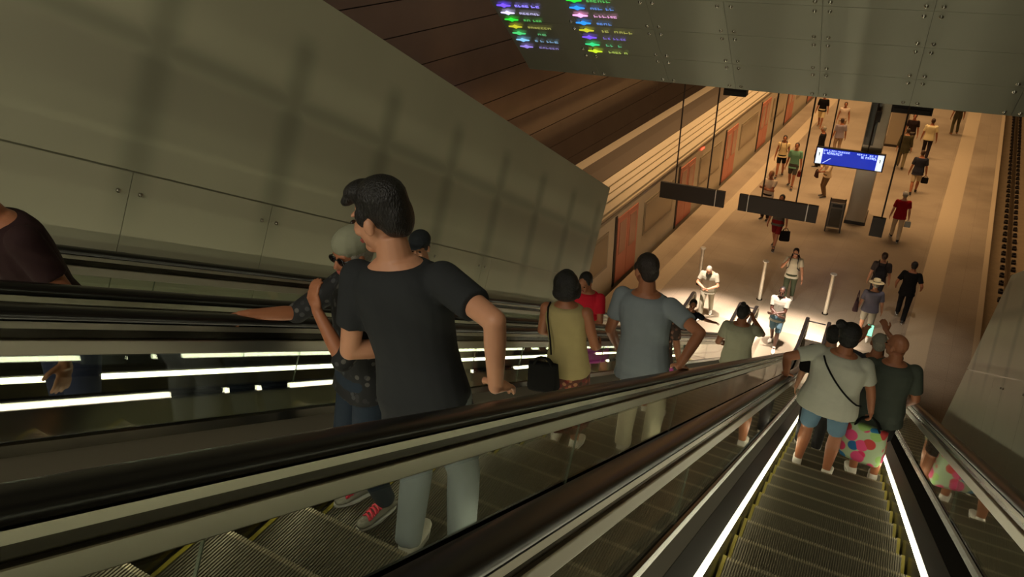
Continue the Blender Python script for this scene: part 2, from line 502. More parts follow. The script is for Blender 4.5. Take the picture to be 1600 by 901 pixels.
# ------------------------------------------------------------------ escalators
T30 = math.tan(R(30))
def ZL(Y): return 8.88 - T30*Y
YK = 8.88/T30                                    # where the nosing line meets the platform
def path(a, y0=-3.0, y1=17.1, n=8):              # line a metres (square to the slope) above the nosings
    h = a/math.cos(R(30)) if a > 0 else a
    P = [(y0, ZL(y0)+h)]
    A = (YK-0.75, h+0.75*T30); B = (YK+0.75, h)
    yy = y0+1.0
    while yy < A[0]-.5:
        P.append((yy, ZL(yy)+h)); yy += 1.0
    for k in range(n+1):
        t = k/n
        P.append(((1-t)**2*A[0]+2*t*(1-t)*YK+t*t*B[0], (1-t)**2*A[1]+2*t*(1-t)*h+t*t*B[1]))
    P.append((y1, h))
    return P
def path_part(P, ya, yb):
    out = []
    def at(y):
        for (a, b) in zip(P, P[1:]):
            if a[0] <= y <= b[0]:
                t = (y-a[0])/(b[0]-a[0]) if b[0] > a[0] else 0
                return (y, a[1]+t*(b[1]-a[1]))
    return [at(ya)]+[p for p in P if ya+1e-4 < p[0] < yb-1e-4]+[at(yb)]

# one step: grooved tread and riser, origin on the nosing
HW = 0.505
g = G()
N = 72
xs = []
for i in range(N):
    x0 = -HW+i*2*HW/N; wd = 2*HW/N
    xs += [(x0, 0), (x0+wd*.5, 0), (x0+wd*.5, 1), (x0+wd, 1)]
pr = [(-.405, 0, 0, 1), (-.022, 0, 0, 1), (0, 0, .35, .8), (-.004, -.03, 1, .1), (-.02, -.12, 1, 0), (-.006, -.243, 1, 0)]
rings = []
for (y, z, ny, nz) in pr:
    rings.append([V((x, y-.008*d*ny, z-.008*d*nz)) for x, d in xs])
n_ = len(xs)
vs = [p for r in rings for p in r]; fs = []
for j in range(len(rings)-1):
    for i in range(n_-1):
        fs.append((j*n_+i, (j+1)*n_+i, (j+1)*n_+i+1, j*n_+i+1))
g.add(vs, fs)
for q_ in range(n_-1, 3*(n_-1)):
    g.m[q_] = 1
g.box((0, -.2, -.03), (2*HW, .38, .03))
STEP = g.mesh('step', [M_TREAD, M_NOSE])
g = G().box((0, -.2, .0005), (.02, .40, .005)).box((0, .001, -.12), (.02, .006, .235))
YEDGE = g.mesh('yellow_edge', M_YELLOW)

def escalator(xc, y_first, label):
    r = empty('escalator', (xc, YK, 0)); tag(r, label, 'escalator', 'escalators')
    def part(name, g, mats, **kw):
        g.v = [(x-xc, y-YK, z) for x, y, z in g.v]
        return obj(name, g, mats, r, **kw)
    y = y_first
    while y > -2.6: y -= 0.4
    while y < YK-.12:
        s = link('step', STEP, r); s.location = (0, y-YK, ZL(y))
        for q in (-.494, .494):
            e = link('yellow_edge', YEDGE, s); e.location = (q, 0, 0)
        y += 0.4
    # landing plate with comb
    g = G().box((xc, YK+1.25, .012), (1.0, 2.2, .03))
    for i in range(36):
        g.box((xc-.49+i*.028, YK+.10, .02), (.012, .16, .02))
    part('landing_plate', g, M_PLATE)
    for sx in (-1, 1):
        bx = xc+sx*.635                      # balustrade line
        ix = xc+sx*.515                      # inner face of the skirt
        # skirt panel
        P0 = path(0.0, -3, 16.5)
        g = G().sweep(P0, [(sx*0.0, -.26), (sx*0.0, .095), (sx*.02, .095), (sx*.02, -.26)], ix)
        part('skirt_panel', g, M_SKIRT)
        g = G().sweep(P0, [(-sx*.003, .100), (-sx*.003, .118), (sx*.010, .127), (sx*.018, .100)], ix)
        part('light_strip', g, M_STRIP)
        # cladding rising from the skirt to the glass
        g = G().sweep(path(0.0, -3, 16.9), [(sx*.019, .135), (sx*.092, .215), (sx*.15, .215), (sx*.15, .05), (sx*.019, .05)], ix)
        part('inner_cladding', g, M_CLADE)
        g = G().sweep(path(0.0, -3, 16.9), [(sx*.094, .217), (sx*.112, .39), (sx*.15, .39), (sx*.15, .217)], ix)
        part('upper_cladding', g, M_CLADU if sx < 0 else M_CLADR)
        g = G().sweep(path(0.0, -3, 16.9), [(sx*.098, .36), (sx*.098, .40), (sx*.112, .405), (sx*.112, .36)], ix)
        part('glass_clamp', g, M_STEELD)
        # glass sheets
        Pb = path(.385, -3, 17.1); Pt = path(.70, -3, 17.1)
        joints = [1.22+2.1*k for k in range(-1, 7)]
        Yj = [-3.0]+[(e*.866-.66) for e in joints if e*.866-.66 > -2.8]+[YK+.2, 17.1]
        for ya, yb in zip(Yj, Yj[1:]):
            g = G()
            def off(y, a):                 # square-cut joint: the top edge sits further along than the foot
                return y
            bot = path_part(path(.385, -3.5, 18), ya+.0015, yb-.0015)
            sh = -.5*.315*0.5
            top = [(yy+ (0.157 if yy < YK-1.2 else 0.157*max(0, (YK+.2-yy)/1.4)), None) for yy, zz in bot]
            PT = path(.70, -3.5, 18)
            tp = []
            for (yy, _) in top:
                tp.append(path_part(PT, yy, 17.9)[0])
            x0, x1 = bx-.004, bx+.004
            n = len(bot)
            vs = [V((x0, *p)) for p in bot]+[V((x0, *p)) for p in tp]+[V((x1, *p)) for p in bot]+[V((x1, *p)) for p in tp]
            g.mi = 0
            g.add(vs, [(i, i+1, n+i+1, n+i) for i in range(n-1)]+[(2*n+i+1, 2*n+i, 3*n+i, 3*n+i+1) for i in range(n-1)])
            g.mi = 1
            g.add(vs, [(0, n, 3*n, 2*n), (n-1, 2*n-1, 4*n-1, 3*n-1)])
            me = g.mesh('glass_panel', [GLASS, M_GEDGE])
            for v_ in me.vertices:
                v_.co.x -= xc; v_.co.y -= YK
            link('glass_panel', me, r)
        # handrail with its newel loop
        hp = path(.844, -3, 17.05)
        h = .844/math.cos(R(30)); rad = .29
        loop = list(hp[:-1])
        for k in range(15):
            a = PI/2-PI*k/14
            loop.append((17.05+rad*math.cos(a), h-rad+rad*math.sin(a)))
        loop.append((16.5, h-2*rad))
        prof = [(-.040, -.030), (-.044, -.012), (-.034, -.001), (-.015, .004), (.015, .004), (.034, -.001), (.044, -.012), (.040, -.030), (.028, -.040), (-.028, -.040)]
        part('handrail', G().sweep(loop, prof, bx), M_RUBBER, smooth=True)
        g = G().sweep(loop, [(-.036, -.062), (-.036, -.040), (.036, -.040), (.036, -.062)], bx)
        part('handrail_guide', g, M_STEEL)
        g = G(); g.sweep(loop, [(-.020, -.10), (-.020, -.060), (.020, -.060), (.020, -.10)], bx)
        part('guide_web', g, M_STEELD)
        g = G().sweep(path(.844, -3, 17.1), [(-.034, -.150), (-.034, -.098), (.034, -.098), (.034, -.150)], bx)
        part('top_profile', g, M_STEEL, bevel=.004)
        # end glass inside the newel loop
        g = G()
        arc = [(17.1, .70/math.cos(R(30)))]+[(17.06+.20*math.cos(a), h-rad+.20*math.sin(a)) for a in [PI/2-PI*k/10 for k in range(11)]]+[(17.1, .385/math.cos(R(30)))]
        n = len(arc)
        g.add([V((bx-.006, *p)) for p in arc]+[V((bx+.006, *p)) for p in arc], [tuple(range(n)), tuple(range(2*n-1, n-1, -1))]+[(i, i+1, n+i+1, n+i) for i in range(n-1)])
        part('end_glass', g, GLASS)
    return r, part
e1, p1 = escalator(-3.30, 2.36, 'escalator along the milky glass wall carrying people up')
e2, p2 = escalator(-1.62, 1.635, 'middle escalator carrying the dark t-shirt and the white trousers down')
e3, p3 = escalator(0.165, 4.17, 'escalator carrying the stout person and the flowered bag down')
# covers between and beside the balustrades
def deck(part, x0, x1, a=.375):
    g = G().sweep(path(a, -3, 16.95), [(0, 0), (x1-x0, 0), (x1-x0, -.05), (0, -.05)], x0)
    part('deck_cover', g, M_STEEL)
    g = G().sweep(path(a-.05, -3, 16.95), [(.02, 0), (x1-x0-.02, 0), (x1-x0-.02, -1.2), (.02, -1.2)], x0)
    g.v = [(x, y, max(z, .0)) for x, y, z in g.v]
    part('truss_cover', g, M_BLACK)
deck(p1, -4.045, -3.965)
deck(p1, -2.64, -2.33)
deck(p2, -0.955, -0.545)
deck(p3, 0.83, 1.695, .30)
# barrier bars between the newels
for p, xa, xb in ((p1, -2.66, -2.33), (p2, -.98, -.545)):
    g = G().fr((xa, 17.25, .80), .018, (xb, 17.25, .80), .018, 10)
    p('barrier_bar', g, M_BLACK, smooth=True)
# outer flank of the left escalator beyond the glass wall
g = G()
g.sweep([(9.0, ZL(9.0)-.3), (YK+.3, -.02), (17.0, -.02)], [(0, .0), (.06, .0), (.06, .66), (0, .66)], -4.10)
p1('side_flank', g, M_SOFFIT)

# upright posts at the foot of the escalators
def post(x, y, h, label):
    r = empty('bollard', (x, y, 0)); tag(r, label, 'bollard', 'steel posts at the foot of the escalators')
    obj('post', G().fr((0, 0, 0), .05, (0, 0, h-.03), .05, 20), M_POST, r, smooth=False)
    obj('top_cap', G().fr((0, 0, h-.03), .085, (0, 0, h-.004), .085, 20).fr((0, 0, h-.004), .085, (0, 0, h+.008), .055, 20), M_WHITEP, r)
    obj('base_ring', G().fr((0, 0, 0), .085, (0, 0, .02), .08, 20), M_STEELD, r)
post(-4.34, 19.4, 1.25, 'steel post behind the person in the pale shirt by the train')
post(-2.51, 19.3, 1.27, 'steel post between the man with backpack straps and the train-side post')
post(-0.70, 19.3, 1.28, 'steel post with white cap beside the far end of the middle handrails')

# ------------------------------------------------------------------ the train
tr = empty('metro_train', pf(-7.85, 12, 0), -PY)
tag(tr, 'pale metro train with coral doors standing along the platform edge', 'train')
def tbox(g, u0, u1, v0, v1, z0, z1):
    return g.box(((u0+u1)/2, (v0+v1)/2-12, (z0+z1)/2), (u1-u0, v1-v0, z1-z0))
shape = [(-3.0, -.95), (0, -.95), (0, 2.28), (-.06, 2.42), (-.10, 2.44), (-.10, 2.52), (-.35, 2.66), (-.95, 2.80), (-1.5, 2.84), (-2.05, 2.80), (-2.65, 2.66), (-2.94, 2.42), (-3.0, 2.28)]
g = G().loft([[V((x, y, z)) for x, z in shape] for y in (-2, 58)])
M_TRAIN = mat('train_paint', rgb(196, 184, 160), 0.35, noise=0.05, nscale=4)
obj('car_body', g, M_TRAIN, tr)
g = G()
for k in range(3):
    g.box((-.30-.20*k, 28, 2.665+.055*k), (.05, 60, .03))
obj('roof_ridge', g, M_TRAIN, tr)
obj('roof_panel', G().loft([[V((x, y, z)) for x, z in ((-.98, 2.79), (-.98, 2.83), (-1.5, 2.87), (-2.02, 2.83), (-2.02, 2.79))] for y in (-2, 58)]), mat('train_roof_dark', rgb(88, 78, 66), 0.7), tr)
obj('gutter', G().box((-.02, 28, 2.40), (.06, 60, .05)), mat('train_gutter', rgb(120, 108, 90), 0.4), tr)
M_CORAL = mat('coral_paint', rgb(204, 126, 104), 0.4, noise=0.06, nscale=3)
M_WIN = mat('train_window', rgb(150, 136, 112), 0.12, spec=0.7)
M_GAP = mat('door_rubber', rgb(28, 22, 18), 0.6)
gm = G().box((0, 0, 1.1), (.02, .14, 2.32)).mesh('door_gap', M_GAP); fixn(gm)
dm = G().box((0, 0, 1.08), (.03, .72, 2.15)).mesh('door', M_CORAL); fixn(dm)
wm = G().box((.012, 0, 1.45), (.02, .46, 1.05)).mesh('door_window', mat('door_glass', rgb(176, 128, 108), 0.15)); fixn(wm)
wf = G()
wf.box((0, 0, 1.40), (.03, 2.5, 1.15))
wfm = wf.mesh('window_frame', mat('train_window_frame', rgb(150, 138, 116), 0.4)); fixn(wfm)
wp = G().box((.012, 0, 1.40), (.02, 2.34, .98)).mesh('window_pane', M_WIN); fixn(wp)
for k in range(10):
    v0 = 12.6+5.1*k-12
    o = link('door_gap', gm, tr); o.location = (.005, v0, 0)
    for j in range(2):
        o = link('door', dm, tr); o.location = (.008, v0+.47+.74*j, 0)
        c = link('door_window', wm, o); c.location = (.004, 0, 0)
    o = link('window_frame', wfm, tr); o.location = (.004, v0+3.35, 0)
    c = link('window_pane', wp, o); c.location = (.004, 0, 0)
lamp = G().box((.03, 0, 2.30), (.03, .30, .06)).mesh('door_lamp', mat('red_lamp', (1.0, .09, .04), emit=2.2)); fixn(lamp)
for v in (25.0, ):
    o = link('door_lamp', lamp, tr); o.location = (0, v-12, 0)

# ------------------------------------------------------------------ hanging signs
def rod(g, x, y, z0, z1=9.62):
    g.fr((x, y, z0), .022, (x, y, z1), .022, 8)
def plain_sign(x0, x1, Y, z, h, splits, rods, label):
    r = empty('hanging_sign', ((x0+x1)/2, Y, z)); tag(r, label, 'sign', 'hanging signs')
    cx = (x0+x1)/2
    edges = [x0]+splits+[x1]
    for a, b in zip(edges, edges[1:]):
        obj('sign_panel', G().box(((a+b)/2-cx, 0, 0), (b-a-.03, .09, h)), M_SIGN, r, bevel=.006)
    for s in splits:
        obj('divider', G().box((s-cx, 0, 0), (.026, .07, h*.92)), M_WHITEP, r)
    obj('back_rail', G().box((0, .03, h*.32), (x1-x0-.06, .03, .05)), M_ROD, r)
    for x in rods:
        g = G(); rod(g, x-cx, .03, h*.3, 9.62-z); g.box((x-cx, .03, 9.59-z), (.14, .14, .03))
        obj('hanger_rod', g, M_ROD, r)
plain_sign(-6.16, -4.13, 20.54, 2.40, .52, [-4.42], [-5.70, -4.70], 'dark grey hanging sign nearest the train, one short end panel')
plain_sign(-3.74, -1.50, 20.56, 2.40, .52, [-3.46, -1.80], [-3.10, -2.14], 'dark grey hanging sign with a short panel at each end')
r = empty('hanging_sign', (.06, 20.4, 2.40)); tag(r, 'small dark upright sign on a single rod beside the man in red', 'sign', 'hanging signs')
obj('sign_panel', G().box((0, 0, 0), (.33, .10, .56)), M_SIGN, r, bevel=.006)
g = G(); rod(g, .05, 0, .27, 7.22); g.box((.05, 0, 7.19), (.14, .14, .03)); obj('hanger_rod', g, M_ROD, r)
# the lit blue departure board
bs = empty('departure_board', (-1.29, 26.1, 2.42)); tag(bs, 'glowing blue departure board with white end fields above the platform', 'sign')
obj('case', G().box((0, .04, 0), (2.20, .12, .62)), M_BLACK, bs, bevel=.01)
obj('screen', G().box((0, -.026, 0), (2.12, .02, .54)), mat('blue_screen', rgb(6, 40, 170), 0.3, emit=1.0), bs)
M_LITW = mat('lit_white', rgb(226, 236, 240), 0.3, emit=1.1)
for s in (-1, 1):
    f = obj('end_field', G().box((s*.96, -.04, 0), (.19, .02, .54)), M_LITW, bs)
    obj('numeral', G().box((s*.96, -.052, .07), (.022, .006, .11)).box((s*.96-.014, -.052, .10), (.02, .006, .022)), mat('numeral_grey', rgb(110, 130, 130)), f)
g = G()
def strokes(g, x0, x1, z, h, rnd, y=-.042):
    x = x0
    while x < x1-.02:
        wd = rnd.uniform(.03, .07)
        if rnd.random() < .16:
            x += .035; continue
        k = rnd.randrange(3)
        if k == 0:
            g.box((x+.008, y, z), (.014, .006, h)); g.box((x+wd*.5, y, z-h*.25), (wd*.8, .006, h*.22))
        elif k == 1:
            g.box((x+wd*.5, y, z+h*.32), (wd*.9, .006, h*.24)); g.box((x+wd*.5, y, z-h*.32), (wd*.9, .006, h*.24)); g.box((x+wd*.15, y, z), (.014, .006, h*.8))
        else:
            g.box((x+wd*.2, y, z), (.014, .006, h*.8)); g.box((x+wd*.8, y, z), (.014, .006, h*.8)); g.box((x+wd*.5, y, z+h*.3), (wd*.7, .006, h*.24))
        x += wd+.012
rn = random.Random(3)
strokes(g, -.83, .02, .215, .055, rn); strokes(g, -.83, -.22, .125, .085, rn)
M_LET = mat('lit_lettering', rgb(190, 208, 250), emit=1.1)
obj('lettering', g, M_LET, bs); g = G()
strokes(g, .22, .85, .215, .055, rn); strokes(g, .36, .84, .125, .085, rn)
obj('lettering', g, M_LET, bs); g = G()
g.hexa([V((-.83, -.045, -.25)), V((-.80, -.045, -.25)), V((-.80, -.038, -.25)), V((-.83, -.038, -.25)), V((-.60, -.045, -.05)), V((-.56, -.045, -.05)), V((-.56, -.038, -.05)), V((-.60, -.038, -.05))])
obj('arrow_stroke', g, M_LET, bs)
g = G(); 
for x in (-.70, .52):
    rod(g, x, .04, .28, 7.20); g.box((x, .04, 7.17), (.14, .14, .03))
obj('hanger_rod', g, M_ROD, bs)
obj('camera_box', G().box((.60, -.02, 1.55), (.16, .2, .34)).box((.55, .03, 1.6), (.14, .03, .03)), M_ROD, bs)

# pillars, bin
def pillar(x0, x1, y0, y1, label):
    cx, cy = (x0+x1)/2, (y0+y1)/2
    r = empty('pillar', (cx, cy, 0)); r['kind'] = 'structure'
    a, b = (x1-x0)/2, (y1-y0)/2
    obj('shaft', G().box((0, 0, 4.8), (2*a, 2*b, 9.6)), mat('pillar_cladding', rgb(176, 166, 146), 0.25, metal=0.45), r, bevel=.01)
    obj('dark_face', G().box((-a*.45, -b-.012, 6.2), (a*.95, .02, 6.6)), mat('pillar_dark_glass', rgb(64, 60, 54), 0.1, metal=0.3), r)
    obj('plinth', G().box((0, 0, .05), (2*a+.06, 2*b+.06, .12)), M_ROD, r)
pillar(-1.0, -.36, 26.4, 27.7, '')
pillar(-.46, .30, 36.8, 38.2, '')
bn = empty('litter_bin', (-1.30, 25.5, 0)); tag(bn, 'tall dark litter bin with slot, standing against the pillar on legs', 'litter bin')
bn.rotation_euler = (0, 0, R(4))
obj('body', G().box((0, 0, .64), (.46, .42, .92)), mat('bin_grey', rgb(96, 88, 76), 0.35, metal=0.6), bn, bevel=.015)
obj('slot', G().box((0, -.212, .99), (.32, .02, .10)), M_BLACK, bn)
obj('front_panel', G().box((0, -.214, .55), (.36, .02, .64)), M_STEELD, bn)
for s in (-1, 1):
    obj('leg', G().box((s*.24, -.18, .56), (.04, .06, 1.12)).box((s*.24, .18, .56), (.04, .06, 1.12)), M_ROD, bn)

# ------------------------------------------------------------------ lit names on the soffit
NC = dict(violet=(.13, .06, 1.0), lavender=(.60, .55, 1.0), green=(.03, .85, .05), yellow=(.72, .72, .04), mint=(.10, .85, .25), sky=(.25, .60, 1.0), lilac=(.42, .30, 1.0),
          blue=(.03, .28, 1.0), pink=(1.0, .40, .85), purple=(.22, .10, .95), jade=(.05, .85, .30), lime=(.62, .85, .03))
names = [(-5.54, 1.70, -5.35, -4.98, 'violet', 2.0), (-5.54, 1.53, -5.34, -5.02, 'lavender', 1.6), (-5.54, 1.37, -5.33, -4.97, 'green', 1.0), (-5.54, 1.20, -5.32, -4.88, 'yellow', .8),
         (-5.54, 1.035, -5.32, -5.06, 'mint', .8), (-5.54, .865, -5.32, -4.88, 'sky', 1.1), (-5.54, .69, -5.31, -4.97, 'lilac', .8),
         (-4.34, 1.895, -4.15, -3.83, 'green', 1.0), (-4.34, 1.735, -4.14, -3.79, 'blue', 1.3), (-4.34, 1.57, -4.13, -3.78, 'pink', 1.5), (-4.34, 1.40, -4.13, -3.91, 'blue', 1.3), (-4.34, 1.23, -4.13, -3.58, 'yellow', .9),
         (-4.34, 1.063, -4.12, -3.77, 'purple', 1.0), (-4.34, .888, -4.12, -3.84, 'jade', .9), (-4.34, .72, -4.12, -3.80, 'lime', 1.0)]
seen = {}
for i, (x, s, ta, tb, c, st) in enumerate(names):
    r = empty('lit_name', sp(x, s, .03))
    side = 'left' if x < -5 else 'right'
    nm = {('blue', 8): 'blue lit diamond with a name, above the pink one', ('blue', 10): 'blue lit diamond with a name, just below the pink one'}.get((c, i))
    col = {'violet': 'deep violet', 'sky': 'pale sky blue', 'jade': 'bluish green', 'lime': 'yellow-green', 'mint': 'pale green'}.get(c, c)
    where = {0: 'topmost of the column by the soffit edge', 1: 'second in the column by the soffit edge', 2: 'between lavender and yellow ones by the soffit edge', 3: 'between two green ones by the soffit edge',
             4: 'between yellow and sky blue ones', 5: 'above the lilac one by the soffit edge', 6: 'lowest of the column by the soffit edge', 7: 'cut off by the top of the photo',
             9: 'between two blue ones', 11: 'with the longest name, above the purple one', 12: 'above the bluish green one', 13: 'above the lowest yellow-green one', 14: 'lowest of the second column'}.get(i, '')
    tag(r, nm or f'{col} lit diamond with a name, {where}', 'light', 'lit names on the soffit')
    m = mat('glow_'+c, NC[c], emit=st if c not in seen else st)
    seen[c] = 1
    g = G()
    out = [(-.115, .006), (-.045, .012), (0, .034), (.045, .012), (.115, .006), (.115, -.006), (.045, -.012), (0, -.034), (-.045, -.012), (-.115, -.006)]
    b = [sp(0, 0, 0)-sp(0, 0, 0)+V((a, 0, 0))+sdir*q*1.3 for a, q in out]
    g.loft([b, [p+snrm*.012 for p in b]])
    obj('diamond', g, m, r)
    g = G()
    rn = random.Random(i+11)
    g2 = G(); strokes(g2, ta-x, tb-x, 0, .048, rn, 0)
    g.v = [tuple(V((p[0], 0, 0))+sdir*p[2]+snrm*(p[1]+.004)) for p in g2.v]; g.f = g2.f; g.m = g2.m
    dim = mat('glow_dim_'+c, tuple(min(1, q*.6+.12) for q in NC[c]), emit=st*.55 if c != 'violet' else st*.9)
    obj('name', g, dim, r)

# PEOPLE
# ------------------------------------------------------------------ people
def bake(name, g, material, voxel, smooth, parent):
    """union of closed pieces -> one continuous smooth skin"""
    me = g.mesh(name, material)
    t = link('tmp', me)
    md = t.modifiers.new('r', 'REMESH'); md.mode = 'VOXEL'; md.voxel_size = voxel; md.use_smooth_shade = True
    if smooth:
        ms = t.modifiers.new('s', 'SMOOTH'); ms.factor = 0.5; ms.iterations = smooth
    dg = bpy.context.evaluated_depsgraph_get()
    out = bpy.data.meshes.new_from_object(t.evaluated_get(dg))
    out.name = name
    bpy.data.objects.remove(t); bpy.data.meshes.remove(me)
    if not out.materials: out.materials.append(material)
    out.polygons.foreach_set('use_smooth', [True]*len(out.polygons))
    return link(name, out, parent)

def rx(a): return M.Rotation(R(a), 3, 'X')
def ry(a): return M.Rotation(R(a), 3, 'Y')
def rz(a): return M.Rotation(R(a), 3, 'Z')
def ik(S, T, a, b, pole):
    S = V(S); T = V(T); d = T-S
    L = min(d.length, (a+b)*.995)
    u = d.normalized()
    T2 = S+u*L
    x = (a*a-b*b+L*L)/(2*L)
    h = math.sqrt(max(0, a*a-x*x))
    p = V(pole); p = p-u*p.dot(u)
    if p.length < 1e-4: p = V((0, -1, 0))
    return S+u*x+p.normalized()*h, T2

SKIN = {'light': mat('skin_light', rgb(196, 140, 108), 0.5, noise=.05, nscale=30), 'tan': mat('skin_tan', rgb(166, 106, 74), 0.5, noise=.05, nscale=30),
        'dark': mat('skin_dark', rgb(78, 50, 38), 0.45, noise=.06, nscale=30), 'pink': mat('skin_pink', rgb(206, 146, 118), 0.5, noise=.05, nscale=30)}
HAIR = {'black': mat('hair_black', rgb(20, 16, 15), 0.45, bump=.5, bscale=60, stretch=(3, 3, 1)), 'brown': mat('hair_brown', rgb(62, 42, 30), 0.5, bump=.5, bscale=60, stretch=(3, 3, 1)),
        'grey': mat('hair_grey', rgb(150, 144, 130), 0.6, bump=.5, bscale=60, stretch=(3, 3, 1)), 'blond': mat('hair_blond', rgb(150, 112, 70), 0.5, bump=.5, bscale=60, stretch=(3, 3, 1)),
        'darkbrown': mat('hair_dark_brown', rgb(38, 27, 22), 0.5, bump=.5, bscale=60, stretch=(3, 3, 1))}
M_EYE = mat('eye_dark', rgb(36, 26, 22), 0.2)
M_LIP = mat('lips', rgb(160, 84, 74), 0.5)
def cloth(r, g_, b, name=None):
    return mat(name or 'cloth_%d_%d_%d' % (r, g_, b), rgb(r, g_, b), 0.85, noise=.10, nscale=9, bump=.35, bscale=9, spec=.2)
def printed(name, base, spots, scale, thr=.42):
    m = mat(name, rgb(*base), 0.8)
    nt = m.node_tree; b = nt.nodes['Principled BSDF']
    tc = nt.nodes.new('ShaderNodeTexCoord')
    vo = nt.nodes.new('ShaderNodeTexVoronoi'); vo.inputs['Scale'].default_value = scale
    nt.links.new(tc.outputs['Object'], vo.inputs['Vector'])
    sp_ = nt.nodes.new('ShaderNodeSeparateColor'); nt.links.new(vo.outputs['Color'], sp_.inputs[0])
    n = len(spots)
    rr = ramp(nt, [(i/n, rgb(*c)) for i, c in enumerate(spots)], 'CONSTANT')
    nt.links.new(sp_.outputs[0], rr.inputs[0])
    mk = ramp(nt, [(0, (1, 1, 1)), (thr, (1, 1, 1)), (thr+.06, (0, 0, 0))])
    nt.links.new(vo.outputs['Distance'], mk.inputs[0])
    mx = nt.nodes.new('ShaderNodeMix'); mx.data_type = 'RGBA'
    nt.links.new(mk.outputs[0], mx.inputs['Factor'])
    mx.inputs['A'].default_value = (*rgb(*base), 1)
    nt.links.new(rr.outputs[0], mx.inputs['B'])
    nt.links.new(mx.outputs['Result'], b.inputs['Base Color'])
    return m

def ering(c, a, b, Rm, n=18, fl=0.0):
    """rounded-oval ring"""
    out = []
    for i in range(n):
        t = 2*PI*i/n
        x = math.copysign(abs(math.cos(t))**.85, math.cos(t))*a
        y = math.copysign(abs(math.sin(t))**.85, math.sin(t))*b
        out.append(V(c)+Rm @ V((x, y, 0)))
    return out

def hand(g, W, d, pn, side, curl, s, spread=.10, thumb_in=.5, rf=.0092):
    """palm, four bent fingers of different length and a thumb, rooted in the palm. pn: way the palm faces, side: towards the thumb"""
    d = V(d).normalized(); pn = V(pn); pn = (pn-d*pn.dot(d)).normalized()
    sd = d.cross(pn).normalized()
    if sd.dot(V(side)) < 0: sd = -sd
    X = M((sd, pn, d)).transposed()
    g.ell(W+d*.048*s, (.041*s, .016*s, .056*s), X)
    g.fr(W, .024*s, W+d*.04*s, .028*s)
    for k, (off, ln) in enumerate(((.030, .070), (.010, .078), (-.010, .074), (-.029, .058))):
        p = W+d*(.088*s)+sd*off*s
        f = (d+sd*off*spread*25).normalized()
        a = curl*.5
        for j, (fl, rr) in enumerate(((.45, 1.0), (.32, .93), (.24, .82))):
            q = M.Rotation(a if sd.dot(f.cross(pn)) > 0 else a, 3, sd)
            f1 = (f*math.cos(a)+pn*math.sin(a)).normalized()
            p2 = p+f1*ln*fl*s
            g.cap(p, rf*rr*s, p2, rf*rr*.94*s)
            p = p2; a += curl*.45
    b = W+d*.030*s+sd*.030*s
    t1 = (d*.62+sd*.75+pn*thumb_in*.5).normalized()
    t2 = (d*.85+sd*.25+pn*thumb_in).normalized()
    m = b+t1*.045*s
    g.cap(b, .0135*s, m, .0115*s); g.cap(m, .0115*s, m+t2*.034*s, .0098*s)

